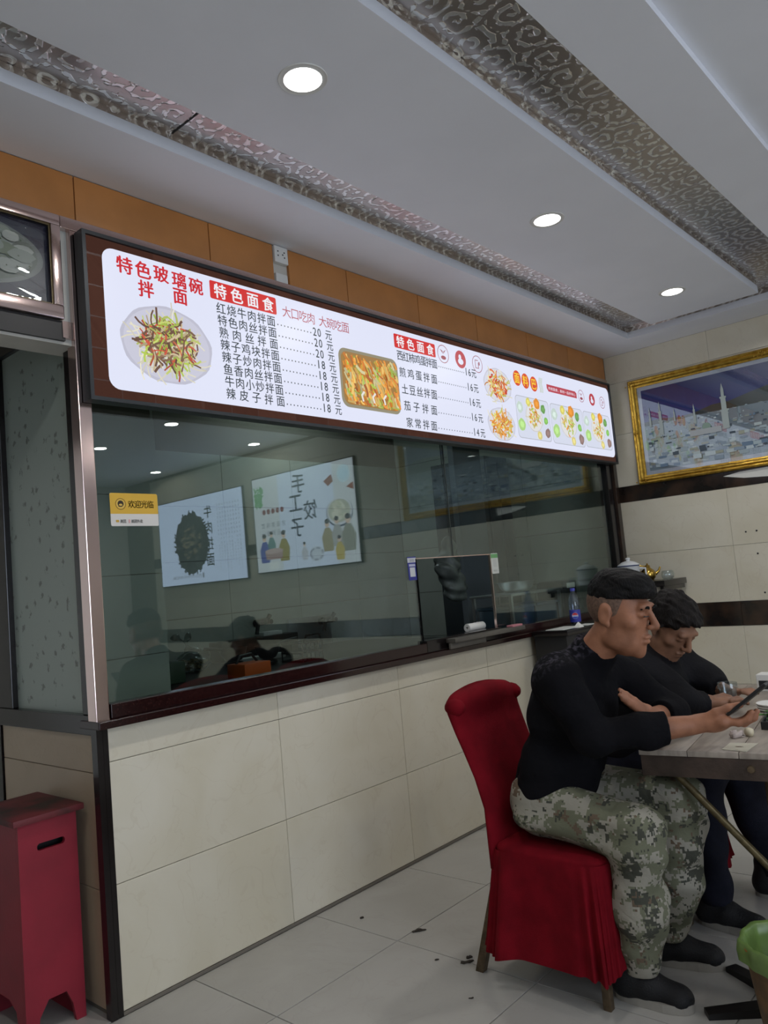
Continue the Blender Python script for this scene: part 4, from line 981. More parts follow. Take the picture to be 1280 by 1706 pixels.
# wire basket
p, mp = spot(506, 1104); x0_, y0_, w = p.x, p.y, 46 * mp
bk = thing('wire_basket', 'black wire basket on the worktop in front of the steel panel', 'basket', (x0_ + w / 2, y0_ + .1, ZK))
for z in (ZK + .007, ZK + .06, ZK + .12):
    MB().tube([(x0_, y0_, z), (x0_ + w, y0_, z), (x0_ + w, y0_ + .2, z), (x0_, y0_ + .2, z)], .007, 6, close=True).build('wire_ring', M['black_iron'], bk)
for k in range(6): MB().tube([(x0_ + w * k / 5, y0_, ZK + .002), (x0_ + w * k / 5, y0_, ZK + .12)], .005, 6).build('wire_upright', M['black_iron'], bk)
for k in range(3): MB().tube([(x0_ + w * k / 2, y0_ + .2, ZK + .002), (x0_ + w * k / 2, y0_ + .2, ZK + .12)], .005, 6).build('wire_upright', M['black_iron'], bk)
MB().tube([(x0_ + .01, y0_, ZK + .12), (x0_ + .03, y0_ - .01, ZK + .17), (x0_ + w - .03, y0_ - .01, ZK + .17), (x0_ + w - .01, y0_, ZK + .12)], .007, 6).build('basket_handle', M['black_iron'], bk)
# bag of noodles
p, mp = spot(337, 1119); bx_, by_ = p.x, p.y + .12
nb = thing('noodle_bag', 'tied clear plastic bag of noodles at the left of the kitchen worktop', 'bag', (bx_, by_, ZK))
B = Blob((bx_ - .22, by_ - .2, ZK - .03), (bx_ + .22, by_ + .2, ZK + .30), .009)
B.ell((bx_, by_, ZK + .05), (.13, .11, .065), k=.03).ell((bx_ + .03, by_ - .02, ZK + .08), (.08, .07, .06), k=.04).cone((bx_ + .01, by_, ZK + .11), (bx_ - .03, by_, ZK + .19), .035, .014, .04).cone((bx_ - .03, by_, ZK + .19), (bx_ - .09, by_, ZK + .23), .014, .026, .02).cone((bx_ - .03, by_, ZK + .19), (bx_ + .02, by_ + .02, ZK + .24), .014, .024, .02).ripple(.012, 60, 3).half((0, 0, ZK + .0005), (0, 0, -1))
B.build('bag', M['bag_plastic'], nb)
nm = MB(); r = random.Random(7)
for k in range(90):
    a, q = r.random() * 6.28, .085 * math.sqrt(r.random()); x, y, z = bx_ + q * math.cos(a), by_ + q * math.sin(a), ZK + .012 + .06 * r.random(); d = r.random() * 6.28
    nm.tube([(x, y, z), (x + .02 * math.cos(d), y + .02 * math.sin(d), z + .004), (x + .035 * math.cos(d + .8), y + .035 * math.sin(d + .8), z - .002)], .005, 5)
o = nm.build('noodles', plain('dry_noodles', (.50, .36, .16, 1), .6), nb); o['kind'] = 'stuff'
box_obj('green_tub', (.99, 1.32, ZK), (1.25, 1.56, ZK + .12), plain('green_plastic', (.05, .09, .05, 1), .4), None, .01, label='dark green plastic tub beside the tiled kitchen pier', category='tub')

# things seen through and beside the hatch
hb = thing('hanging_bag', 'grey plastic carrier bag hanging behind the serving hatch', 'bag', (2.75, .5, 1.17))
B = Blob((2.5, .34, 1.1), (3.02, .68, 1.72), .008)
B.cone((2.76, .5, 1.60), (2.74, .5, 1.44), .02, .07, .05).ell((2.75, .5, 1.40), (.11, .06, .10), k=.05).ell((2.78, .5, 1.27), (.095, .06, .10), k=.05).cone((2.76, .5, 1.58), (2.77, .5, 1.64), .012, .016, .02).ripple(.014, 55, 5)
B.build('bag', plain('grey_carrier_plastic', (.10, .115, .11, 1), .35, noise=.4, nscale=20, bump=.3, bscale=30), hb)
MB().tube([(2.77, .5, 1.63), (2.77, .50, 1.75), (2.77, .50, 2.985)], .004, 6).build('cord', M['black'], hb)
box_obj('grey_partition', (3.44, .88, 0), (3.80, .93, 2.4), plain('grey_laminate', (.16, .175, .20, 1), .4), None, label='pale grey upright panel in the kitchen seen through the hatch', category='panel')
kc = thing('kitchen_cabinet', 'tall dark cabinet in the kitchen to the right of the hatch', 'cabinet', (4.13, 1.1, 0))
box_obj('cabinet_body', (3.96, .95, 0), (4.30, 1.5, 2.3), plain('dark_cabinet', (.035, .04, .045, 1), .35), kc, .006)
box_obj('cabinet_door', (3.97, .938, .1), (4.125, .949, 2.25), plain('dark_cabinet_door', (.045, .05, .058, 1), .3), kc, .003)
box_obj('cabinet_door', (4.135, .938, .1), (4.29, .949, 2.25), MATS['dark_cabinet_door'], kc, .003)
# steel shelf with basin, crates, tub
ss = thing('steel_shelf', 'stainless steel shelf rack inside the right end of the window', 'shelf', (3.5, .3, 0))
box_obj('shelf_board', (2.93, .17, 1.185), (3.60, .50, 1.20), M['steel'], ss, .002)
box_obj('shelf_board', (2.93, .17, .96), (4.2, .50, .975), M['steel'], ss, .002)
for x, zt_ in ((2.95, 1.184), (3.58, 1.184), (4.17, .959)):
    for y in (.19, .48): box_obj('leg', (x - .012, y - .012, 0), (x + .012, y + .012, zt_ if zt_ < 1 else .959), M['steel'], ss)
for x in (2.95, 3.58):
    for y in (.19, .48): box_obj('upright', (x - .01, y - .01, .9755), (x + .01, y + .01, 1.1845), M['steel'], ss)
MB().lathe([(.08, 0), (.11, .03), (.125, .07), (.13, .072), (.12, .07), (.105, .03), (0, .006)], (3.27, .34, 1.2005), 28).build('steel_basin', M['steel'], None, smooth=True, label='small stainless basin on the kitchen steel shelf', category='basin')
for k, (x, c, lab) in enumerate(((3.11, (.05, .08, .11, 1), 'slate blue storage crate on the lower shelf nearest the hatch'), (3.42, (.07, .11, .17, 1), 'blue storage crate on the lower shelf next to the cola bottle'))):
    t = thing('storage_crate', lab, 'crate', (x, .32, .976), 'crates on the lower kitchen shelf'); m = plain('crate_%d' % k, c, .3)
    box_obj('crate_body', (x - .14, .205, .9755), (x + .14, .46, 1.10), m, t, .008); box_obj('crate_rim', (x - .148, .192, 1.1005), (x + .148, .468, 1.118), m, t, .004)
pb = thing('dark_package', 'black wrapped package lying behind the glass left of the clear tub', 'package', (3.8, .3, .976))
box_obj('package_body', (3.66, .2, .976), (3.88, .42, 1.245), plain('dark_wrap', (.03, .03, .032, 1), .4, bump=.3, bscale=30), pb, .03)
box_obj('package_label', (3.72, .1985, 1.19), (3.84, .1999, 1.225), M['white_plastic'], pb)
tb = thing('clear_tub', 'clear plastic tub standing at the far right behind the glass', 'tub', (4.02, .3, .976))
box_obj('tub_body', (3.90, .19, .976), (4.16, .45, 1.24), M['clear_plastic'], tb, .02)
box_obj('tub_contents', (3.92, .21, .99), (4.14, .43, 1.10), plain('tub_contents', (.16, .17, .16, 1), .6, noise=.4, nscale=40), tb, .02)
# paper roll and pink pad in the hatch
t = thing('paper_roll', 'white paper roll lying in the serving hatch', 'paper roll', (2.44, .09, 1.05))
mt = Matrix.Translation((2.33, .10, 1.0)) @ Matrix.Rotation(math.radians(80), 4, 'Y')
MB().box((2.25, .055, .9685), (2.60, .139, 1.02), .003).build('hatch_counter', M['black_stone'], trim2)
MB().lathe([(.008, 0), (.022, 0), (.024, .004), (.024, .156), (.022, .16), (.008, .16), (.008, 0)], n=24, mat=Matrix.Translation((2.31, .095, 1.046)) @ Matrix.Rotation(math.radians(90), 4, 'Y')).build('roll', M['white_plastic'], t, smooth=True)
box_obj('pink_notepad', (2.545, -.062, 1.0225), (2.652, -.02, 1.034), plain('pink_paper', (.55, .22, .25, 1), .6), None, .002, label='pink notepad lying on the end of the serving ledge', category='notepad')

# ================================================================== CORNER CABINETS AND WHAT STANDS ON THEM
cc = thing('corner_cabinet', 'cream cabinet with black top in the corner under the gold frame', 'cabinet', (4.1, -.24, 0))
box_obj('cabinet_body', (3.93, -.40, 0), (4.30, -.045, 1.148), plain('cream_cabinet', (.42, .38, .30, 1), .5, noise=.1), cc, .004)
box_obj('cabinet_top', (3.90, -.44, 1.1485), (4.31, -.042, 1.19), M['black_granite'], cc, .004)
box_obj('cabinet_moulding', (3.915, -.425, 1.118), (4.305, -.401, 1.148), M['black_granite'], cc, .002)
lc = thing('low_cabinet', 'low black cabinet against the tiled counter behind the seated men', 'cabinet', (3.3, -.17, 0))
box_obj('cabinet_body', (2.80, -.26, 0), (3.89, -.045, .94), M['black'], lc, .004)
box_obj('cabinet_top', (2.78, -.28, .9405), (3.895, -.04, .972), M['black_granite'], lc, .004)
box_obj('paper_slip', (2.81, -.24, .9725), (3.04, -.12, .976), M['white_plastic'], None, label='white paper slip on the black cabinet top nearest the tiles', category='paper')
box_obj('paper_slip', (3.08, -.26, .9725), (3.2, -.18, .9755), M['white_plastic'], None, label='short white paper slip on the black cabinet beside the bottle', category='paper')
pm = MB().add([(2.95, -.272, .9725), (3.01, -.272, .9725), (2.98, -.25, 1.005), (2.95, -.23, .9725), (3.01, -.23, .9725)], [(0, 1, 2), (1, 4, 2), (4, 3, 2), (3, 0, 2), (0, 3, 4, 1)])
pm.build('folded_card', M['white_plastic'], None, label='small folded white card standing on the black cabinet', category='card')
# cola bottle
bt = thing('cola_bottle', 'cola bottle with blue label standing on the black cabinet', 'bottle', (3.12, -.14, .9725))
bx, by, bz = 3.14, -.15, .973
MB().lathe([(0, .003), (.022, 0), (.032, .006), (.033, .03), (.032, .10), (.034, .12), (.033, .15), (.024, .185), (.013, .20), (.0125, .212), (0, .213)], (bx, by, bz), 28).build('bottle_body', M['bottle_plastic'], bt, smooth=True)
MB().lathe([(0, .0), (.028, 0), (.0305, .01), (.0305, .085), (.0, .085)], (bx, by, bz + .008), 24).build('cola', plain('cola', (.012, .008, .02, 1), .1), bt, smooth=True)
MB().lathe([(.0336, 0), (.0342, .002), (.0342, .073), (.0336, .075), (.0330, .07), (.0330, .004)], (bx, by, bz + .02), 32).build('bottle_label', plain('blue_label', (.03, .04, .33, 1), .35), bt, smooth=True)
MB().lathe([(0, 0), (.0155, 0), (.0155, .016), (.014, .018), (0, .018)], (bx, by, bz + .2135), 20).build('bottle_cap', plain('blue_cap', (.05, .06, .40, 1), .4), bt, smooth=True)
dv = Vector((CAM[0] - bx, CAM[1] - by, 0)).normalized(); U = Vector((-dv.y, dv.x, 0))
P = Print(Vector((bx, by, bz + .06)) + dv * .0352, U, (0, 0, 1), .0001); P.disc(0, 0, .019, .019, (.75, .75, .8), 28)
P.poly([(.018 * math.cos(a), .018 * math.sin(a)) for a in [math.radians(12 + 7 * k) for k in range(23)]], (.62, .03, .05)); P.poly([(.018 * math.cos(a), .018 * math.sin(a)) for a in [math.radians(195 + 7 * k) for k in range(22)]], (.03, .08, .50))
P.text('PEPSI', -.014, -.0028, .014, .0028, (.03, .05, .30), .0); P.build('label_emblem', M['ink'], bt)
# enamel pot with lid
pt = thing('enamel_pot', 'white enamel pot with blue rimmed lid on the corner cabinet', 'pot', (4.01, -.15, 1.19)); c = (4.01, -.15, 1.1905)
blue = plain('blue_rim', (.03, .05, .16, 1), .3); ena = plain('white_enamel', (.74, .76, .78, 1), .2)
MB().lathe([(0, 0), (.066, 0), (.074, .006), (.075, .11), (.077, .113), (0, .113)], c, 32).build('pot_body', ena, pt, smooth=True)
MB().lathe([(.076, 0), (.080, .002), (.080, .006), (.075, .008)], (c[0], c[1], c[2] + .112), 32).build('pot_rim', blue, pt, smooth=True)
MB().lathe([(0, 0), (.077, 0), (.074, .006), (.045, .024), (.014, .032), (.012, .038), (.018, .046), (.012, .054), (0, .055)], (c[0], c[1], c[2] + .1205), 32).build('lid', ena, pt, smooth=True)
MB().tube([(c[0] + .05, c[1] - .055, c[2] + .095), (c[0] + .075, c[1] - .09, c[2] + .09), (c[0] + .075, c[1] - .092, c[2] + .045), (c[0] + .05, c[1] - .055, c[2] + .03)], .007).build('handle', ena, pt, smooth=True)
tp = thing('gold_teapot', 'small brass teapot beside the white enamel pot', 'teapot', (4.17, -.2, 1.19)); c = (4.17, -.22, 1.1905); brass = plain('brass', (.55, .36, .08, 1), .2, metal=1)
MB().lathe([(0, 0), (.035, 0), (.05, .02), (.055, .045), (.045, .07), (.022, .088), (.018, .096), (0, .098)], c, 28).build('teapot_body', brass, tp, smooth=True)
MB().lathe([(0, 0), (.022, 0), (.016, .01), (.005, .014), (.007, .022), (0, .026)], (c[0], c[1], c[2] + .0975), 20).build('lid', brass, tp, smooth=True)
MB().tube([(c[0] - .03, c[1] + .035, c[2] + .06), (c[0] - .06, c[1] + .06, c[2] + .085), (c[0] - .05, c[1] + .04, c[2] + .11), (c[0] - .01, c[1] + .01, c[2] + .10)], .006).build('handle', brass, tp, smooth=True)
MB().tube([(c[0] + .03, c[1] - .04, c[2] + .04), (c[0] + .05, c[1] - .06, c[2] + .06), (c[0] + .06, c[1] - .07, c[2] + .09)], [.012, .009, .006]).build('spout', brass, tp, smooth=True)
MB().lathe([(0, 0), (.03, 0), (.042, .01), (.046, .03), (.04, .055), (.034, .06), (.032, .058), (.038, .054), (.043, .03), (.039, .012), (.028, .004), (0, .004)], (4.19, -.355, 1.1905), 28).build('glass_jar', M['clear_plastic'], None, smooth=True, label='small clear glass jar on the corner cabinet edge', category='jar')

# ================================================================== RED BOX IN THE DOORWAY
rb = thing('red_box_bin', 'tall dark red wooden box with a handle slot beside the doorway', 'box', (-.2, .3, 0))
rx0, rx1, ry0, ry1, rt = -.335, -.042, .115, .43, .672
sx0, sx1, sz0, sz1 = -.172, -.092, .575, .598
# front board with the slot and the foot cut-out as a real opening
fp = MB()
def slab(u0, v0, u1, v1): fp.box((u0, ry0, v0), (u1, ry0 + .016, v1))
slab(-.24, .105, sx0 - .008, rt); slab(sx1 + .008, .105, rx1, rt); slab(sx0 - .008, .105, sx1 + .008, sz0); slab(sx0 - .008, sz1, sx1 + .008, rt)
fp.prism([(-.24, 0), (-.205, 0), (-.195, .06), (-.165, .105), (-.24, .105)], 1, ry0, ry0 + .016); fp.prism([(rx1, 0), (rx1, .105), (-.105, .105), (-.085, .06), (-.075, 0)], 1, ry0, ry0 + .016)
for e in (-1, 1):
    cx = sx0 if e < 0 else sx1; zc, hz = (sz0 + sz1) / 2, (sz1 - sz0) / 2
    fp.prism([(cx + e * .008, sz0), (cx + e * .008, sz1), (cx, sz1), (cx + e * .006, zc + hz * .6), (cx + e * .008 - e * .0005, zc), (cx + e * .006, zc - hz * .6), (cx, sz0)], 1, ry0, ry0 + .016)
fp.build('front_board', M['red_box'], rb)
box_obj('side_board', (rx1 - .016, ry0 + .0165, 0), (rx1, ry1, rt), M['red_box'], rb)
sb = MB().prism([(ry0 + .0165, 0), (ry0 + .05, 0), (ry0 + .07, .08), (ry0 + .12, .105), (ry1 - .1, .105), (ry1 - .05, .08), (ry1 - .03, 0), (ry1, 0), (ry1, rt), (ry0 + .0165, rt)], 0, -.24, -.224); sb.build('side_board', M['red_box'], rb)
box_obj('back_board', (-.2235, ry1 - .016, .0), (rx1 - .0165, ry1, rt), M['red_box'], rb)
box_obj('inner_board', (-.2235, ry0 + .06, .2), (rx1 - .0165, ry0 + .066, rt - .001), M['black'], rb)
box_obj('lid', (-.262, ry0 - .022, rt + .0005), (-.022, ry1 + .01, rt + .022), M['red_box_top'], rb, .004)
P = Print((-.13, .26, rt + .0225), (1, 0, 0), (0, 1, 0), .0002)

# ================================================================== CHAIRS
def make_chair():
    t = thing('covered_chair', '', 'chair', (1.07, -1.13, 0), 'red covered dining chairs')
    xc, hw = 1.07, .212
    def loft(secs, n=40, e=3.2):
        vs = []; fs = []
        for (z, y, th, w, arch) in secs:
            for k in range(n):
                a = 2 * math.pi * k / n; ca, sa = math.cos(a), math.sin(a)
                x = w * math.copysign(abs(ca) ** (2 / e), ca); yy = th / 2 * math.copysign(abs(sa) ** (2 / 2.4), sa)
                vs.append((xc + x, y + yy, z + arch * (1 - (x / hw) ** 2)))
        for i in range(len(secs) - 1):
            for k in range(n): fs.append((i * n + k, i * n + (k + 1) % n, (i + 1) * n + (k + 1) % n, (i + 1) * n + k))
        fs += [tuple(range(n - 1, -1, -1)), tuple(range((len(secs) - 1) * n, len(secs) * n))]
        return MB().add(vs, fs)
    secs = [(.36, -.955, .05, .212, 0), (.45, -.95, .055, .206, 0), (.55, -.942, .05, .198, 0), (.65, -.915, .05, .200, 0), (.74, -.883, .05, .207, 0), (.80, -.860, .052, .212, .004), (.840, -.846, .060, .213, .012), (.862, -.840, .078, .212, .018), (.880, -.836, .090, .211, .024), (.897, -.833, .088, .205, .028), (.910, -.832, .064, .19, .032), (.916, -.832, .03, .17, .034)]
    bk = loft(secs).build('back_cover', M['red_fabric'], t, smooth='all')
    for s in (-1, 1):
        MB().lathe([(0, -.03), (.018, -.027), (.030, -.014), (.034, 0), (.030, .014), (.018, .027), (0, .03)], n=18, mat=Matrix.Translation((xc + s * .185, -.845, .886)) @ Matrix.Rotation(math.pi / 2, 4, 'X') @ Matrix.Diagonal((.95, .95, 1.25, 1))).build('rolled_corner', M['red_fabric'], bk, smooth='all')
    # seat pad
    vs = []; fs = []; n = 44
    ring = lambda z, sx, sy: [(xc + sx * math.copysign(abs(math.cos(a)) ** (2 / 6), math.cos(a)), -1.150 + sy * math.copysign(abs(math.sin(a)) ** (2 / 6), math.sin(a)), z) for a in [2 * math.pi * k / n for k in range(n)]]
    rings = [ring(.365, .208, .195), ring(.40, .215, .203), ring(.43, .215, .203), ring(.440, .207, .195), ring(.446, .17, .16), ring(.447, .10, .09)]
    for rr in rings: vs += rr
    for i in range(len(rings) - 1):
        for k in range(n): fs.append((i * n + k, i * n + (k + 1) % n, (i + 1) * n + (k + 1) % n, (i + 1) * n + k))
    fs += [tuple(range(n - 1, -1, -1)), tuple(range((len(rings) - 1) * n, len(rings) * n))]
    MB().add(vs, fs).build('seat_cover', M['red_fabric'], t, smooth='all')
    # pleated skirt
    vs = []; fs = []; n = 240; lv = [(.425, 0, 0), (.40, .004, .15), (.35, .008, .5), (.28, .014, .8), (.20, .022, 1.0), (.14, .030, 1.1), (.10, .036, 1.15)]
    rnd2 = random.Random(3); ph = [rnd2.random() * 6.28 for _ in range(4)]
    for (z, fl_, am) in lv:
        for k in range(n):
            a = 2 * math.pi * k / n; ca, sa = math.cos(a), math.sin(a)
            p = max(0, math.sin(13 * a + ph[0])) ** 1.5 * .6 + .5 * max(0, math.sin(8 * a + ph[1])) ** 2 + .25 * math.sin(29 * a + ph[2])
            off = (fl_ + am * .024 * p) * (.35 if sa < -.6 else 1.0); zz = z + (.012 * math.sin(5 * a + ph[3]) if z < .12 else 0)
            x = (.216 + off) * math.copysign(abs(ca) ** (2 / 7), ca); y = (.205 + off * .9) * math.copysign(abs(sa) ** (2 / 7), sa)
            vs.append((xc + x, -1.150 + y, zz))
    for i in range(len(lv) - 1):
        for k in range(n): fs.append((i * n + k, i * n + (k + 1) % n, (i + 1) * n + (k + 1) % n, (i + 1) * n + k))
    MB().add(vs, fs).build('skirt', M['red_fabric'], t, smooth='all')
    for sx in (-1, 1):
        x = xc + sx * .19
        MB().box((x - .013, -1.335, 0), (x + .013, -1.309, .36), .003).build('leg', M['leg_metal'], t)
        lg = MB(); A, Bq = Vector((x, -.97, .36)), Vector((x, -.853, .0))
        lg.add([(x + dx, Bq.y + dy, 0) for dx in (-.013, .013) for dy in (-.015, .015)] + [(x + dx, A.y + dy, .36) for dx in (-.013, .013) for dy in (-.015, .015)], [(0, 1, 3, 2), (4, 6, 7, 5), (0, 4, 5, 1), (2, 3, 7, 6), (0, 2, 6, 4), (1, 5, 7, 3)])
        lg.build('leg', M['leg_metal'], t)
    return t
def copy_tree(o, parent=None):
    c = o.copy(); COL.objects.link(c); c.parent = parent
    if parent is not None: c.matrix_parent_inverse = o.matrix_parent_inverse.copy()
    for chd in o.children: copy_tree(chd, c)
    return c
chair1 = make_chair(); chair1['label'] = 'red cloth covered chair of the man in camouflage trousers'
chair2 = copy_tree(chair1); chair2.location = (1.735, -1.13, 0); chair2['label'] = 'red cloth covered chair half hidden under the second man in dark jacket'

# ================================================================== TABLE
TA = Vector((1.042, -1.436, 0)); ang = math.radians(8.6)
E1 = Vector((math.cos(ang), math.sin(ang), 0)); E2 = Vector((math.sin(ang), -math.cos(ang), 0))
TM = Matrix(((E1.x, E2.x, 0, TA.x), (E1.y, E2.y, 0, TA.y), (0, 0, 1, 0), (0, 0, 0, 1)))
tab = thing('dining_table', 'worn wooden restaurant table with dark edge and a brass brace', 'table', (TA.x, TA.y, 0))
TL, TW = 1.29, .74
def tbox(name, a, b, mat, bev=.002): return MB().box(a, b, bev, TM).build(name, mat, tab, smooth=True)
for k in range(5): tbox('top_board', (.0, k * TW / 5 + .0008, .732), (TL, (k + 1) * TW / 5 - .0008, .75), M['wood_top'])
tbox('apron', (.004, .004, .668), (.024, TW - .004, .7315), M['wood_apron']); tbox('apron', (TL - .024, .004, .668), (TL - .004, TW - .004, .7315), M['wood_apron'])
tbox('apron', (.0245, .004, .668), (TL - .0245, .024, .7315), M['wood_apron']); tbox('apron', (.0245, TW - .024, .668), (TL - .0245, TW - .004, .7315), M['wood_apron'])
def tl(x, y, z): return TM @ Vector((x, y, z))
MB().lathe([(0, 0), (.012, 0), (.010, .006), (0, .008)], n=14, mat=TM @ Matrix.Translation((.0035, .325, .702)) @ Matrix.Rotation(-math.pi / 2, 4, 'Y')).build('bolt', M['leg_metal'], tab)
for e, nm in ((.06, 'a'), (TL - .06, 'b')):
    MB().tube([tl(e, .37, .0355), tl(e, .37, .70)], .022, 14).build('post', M['leg_metal'], tab, smooth=True)
    MB().tube([tl(e, .09, .668), tl(e, .37, .36)], .012, 8).build('brace', M['brace'], tab, smooth=True); MB().tube([tl(e, .65, .668), tl(e, .37, .36)], .012, 8).build('brace', M['brace'], tab, smooth=True)
    for du, dv2 in ((-.13, -.24), (.17, -.22), (-.13, .24), (.17, .22)):
        c0 = tl(e, .37, 0); c1 = tl(e + du, .37 + dv2, 0); dd = (c1 - c0).normalized(); nn = Vector((-dd.y, dd.x, 0)) * .026
        MB().add([c0 - nn, c0 + nn, c1 + nn * .8, c1 - nn * .8, c0 - nn + V(0, 0, .035), c0 + nn + V(0, 0, .035), c1 + nn * .8 + V(0, 0, .016), c1 - nn * .8 + V(0, 0, .016)], [(3, 2, 1, 0), (4, 5, 6, 7), (0, 1, 5, 4), (1, 2, 6, 5), (2, 3, 7, 6), (3, 0, 4, 7)]).build('foot', M['black_iron'], tab)
# on the table
ZTB = .7503
def tp2(px, py): return PX(px, py, 2, ZTB)
p = tp2(1217, 1180); cup = thing('plastic_cup', 'clear disposable plastic cup standing on the table', 'cup', (p.x, p.y, ZTB))
MB().lathe([(.0, .001), (.024, 0), (.026, .004), (.033, .075), (.0375, .078), (.0375, .088), (.036, .092), (.036, .098), (.0345, .098), (.0345, .09), (.0315, .074), (.0245, .006), (0, .004)], (p.x, p.y, ZTB), 32).build('cup_body', M['clear_plastic'], cup, smooth=True)
p = tp2(1250, 1226); MB().lathe([(0, 0), (.010, .0), (.0155, .006), (.016, .012), (.012, .020), (.005, .027), (.0, .029)], n=20, mat=Matrix.Translation((p.x, p.y, ZTB + .0125)) @ Matrix.Rotation(math.radians(70), 4, Vector((.5, .8, 0))) @ Matrix.Translation((0, 0, -.013))).build('garlic_clove', plain('garlic', (.62, .56, .40, 1), .4), None, smooth='all', label='peeled garlic clove lying on the table by the phone', category='garlic')
p = tp2(1228, 1228); B = Blob((p.x - .05, p.y - .05, .74), (p.x + .05, p.y + .05, .79), .003); B.ell((p.x, p.y, ZTB + .006), (.024, .016, .008), k=.01).ripple(.006, 260, 4).half((0, 0, ZTB), (0, 0, -1)); B.build('garlic_peel', plain('garlic_peel', (.52, .44, .40, 1), .6), None, label='crumpled garlic skin on the table beside the clove', category='garlic skin')
a = tp2(1200, 1250); b = tp2(1260, 1240)
cd_ = thing('paper_card', 'square pale card with a dark mark on the table edge', 'card', ((a.x + b.x) / 2, (a.y + b.y) / 2, ZTB))
cs4 = [tp2(1203, 1249), tp2(1244, 1253), tp2(1264, 1239), tp2(1217, 1238)]
MB().add([(q.x, q.y, ZTB + .0002) for q in cs4] + [(q.x, q.y, ZTB + .0015) for q in cs4], [(0, 1, 2, 3), (4, 7, 6, 5), (0, 4, 5, 1), (1, 5, 6, 2), (2, 6, 7, 3), (3, 7, 4, 0)]).build('card_sheet', plain('pale_card', (.52, .50, .40, 1), .6), cd_)
cm = sum((q for q in cs4), Vector()) / 4
P = Print((cm.x, cm.y, ZTB + .0017), (E1.x, E1.y, 0), (-E2.x, -E2.y, 0), .0001); P.disc(0, 0, .008, .014, (.16, .12, .08), 14, wob=.3, rnd=random.Random(4)); P.build('card_mark', M['ink'], cd_)
# food tray with greens under film
p = tp2(1279, 1214); tr = thing('food_tray', 'black plastic tray with green vegetables at the right edge of the table', 'tray', (p.x, p.y, ZTB))
trM = Matrix.Translation((p.x + .10, p.y - .06, ZTB)) @ Matrix.Rotation(ang, 4, 'Z')
MB().box((-.11, -.10, 0), (.11, .09, .005), 0, trM).box((-.11, -.10, .005), (-.104, .09, .026), 0, trM).box((.104, -.10, .005), (.11, .09, .026), 0, trM).box((-.104, -.10, .005), (.104, -.094, .026), 0, trM).box((-.104, .084, .005), (.104, .09, .026), 0, trM).build('tray_body', M['black'], tr)
gm = MB(); r = random.Random(5)
for k in range(60):
    x, y = (r.random() - .5) * .17, (r.random() - .5) * .15; d = r.random() * 6.28; l = .012 + .016 * r.random(); z = .01 + .03 * r.random()
    q = [Vector((x, y, z)), Vector((x + l * math.cos(d) - l * .4 * math.sin(d), y + l * math.sin(d) + l * .4 * math.cos(d), z + .006)), Vector((x + 2 * l * math.cos(d), y + 2 * l * math.sin(d), z)), Vector((x + l * math.cos(d) + l * .4 * math.sin(d), y + l * math.sin(d) - l * .4 * math.cos(d), z + .004))]
    gm.add([trM @ w for w in q], [(0, 1, 2, 3)])
o = gm.build('greens', plain('green_vegetables', (.06, .22, .03, 1), .5, noise=.4, nscale=60), tr); o['kind'] = 'stuff'
B = Blob((p.x - .03, p.y - .2, .74), (p.x + .24, p.y + .07, .84), .006); B.ell(tuple(trM @ Vector((0, 0, .02))), (.105, .09, .032), k=.01).ripple(.006, 120, 8).half((0, 0, ZTB + .006), (0, 0, -1)); B.build('cling_film', M['clear_plastic'], tr)
# white lids stacked behind
p = tp2(1262, 1180)
for k in range(3):
    MB().lathe([(0, 0), (.055, 0), (.062, .004), (.064, .008), (.060, .009), (.054, .005), (0, .005)], (p.x - .02, p.y - .07, ZTB + .0092 * k), 32).build('plastic_lid', M['white_plastic'], None, smooth=True, label=('white plastic lid at the bottom of the stack behind the tray', 'white plastic lid in the middle of the stack behind the tray', 'white plastic lid on top of the stack behind the tray')[k], category='saucer', group='stacked plastic lids')
p = PX(1275, 1146, 2, ZTB); wb2 = thing('tissue_box', 'small white box at the far end of the table', 'box', (p.x - .04, p.y - .03, ZTB))
MB().box((p.x - .09, p.y - .09, ZTB), (p.x - .01, p.y + .005, ZTB + .07), .003).build('box_body', M['white_plastic'], wb2)
box_obj('box_window', (p.x - .0915, p.y - .075, ZTB + .01), (p.x - .0902, p.y - .005, ZTB + .045), M['dark_metal'], wb2)

# ================================================================== WASTE BASKET
wbk = thing('waste_basket', 'orange brown waste basket with a green plastic liner at the lower right', 'waste bin', (.965, -1.845, 0)); c = (.965, -1.845, .0)
bmat = plain('basket_plastic', (.16, .085, .03, 1), .5, noise=.4, nscale=30)
MB().lathe([(0, .001), (.085, 0), (.09, .006), (.122, .26), (.128, .262), (.128, .275), (.122, .275), (.119, .262), (.087, .008), (0, .006)], c, 40).build('basket_body', bmat, wbk, smooth=True)
MB().lathe([(.121, .255), (.1295, .258), (.1305, .277), (.125, .279)], c, 40).build('rim', plain('orange_rim', (.38, .12, .02, 1), .4), wbk, smooth=True)
r = random.Random(2); pp = [r.random() * 6.28 for _ in range(4)]
MB().lathe([(.133, .235), (.136, .262), (.132, .284), (.126, .290), (.117, .282), (.112, .25), (.105, .20), (.08, .17), (0, .165)], c, 60, wob=lambda a, t: .03 * math.sin(7 * a + pp[0]) * (1 - t) + .025 * math.sin(13 * a + pp[1]), cap=False).build('liner_bag', plain('green_liner', (.16, .26, .07, 1), .3, noise=.3, nscale=20), wbk, smooth='all')
wm = MB()
for k in range(24):
    a, q = r.random() * 6.28, .07 * math.sqrt(r.random()); wm.lathe([(0, 0), (.014, .004), (.018, .012), (.010, .02), (0, .022)], (c[0] + q * math.cos(a), c[1] + q * math.sin(a), .168 + .02 * r.random()), 8)
o = wm.build('rubbish', plain('rubbish', (.16, .10, .05, 1), .7, noise=.5, nscale=50), wbk); o['kind'] = 'stuff'

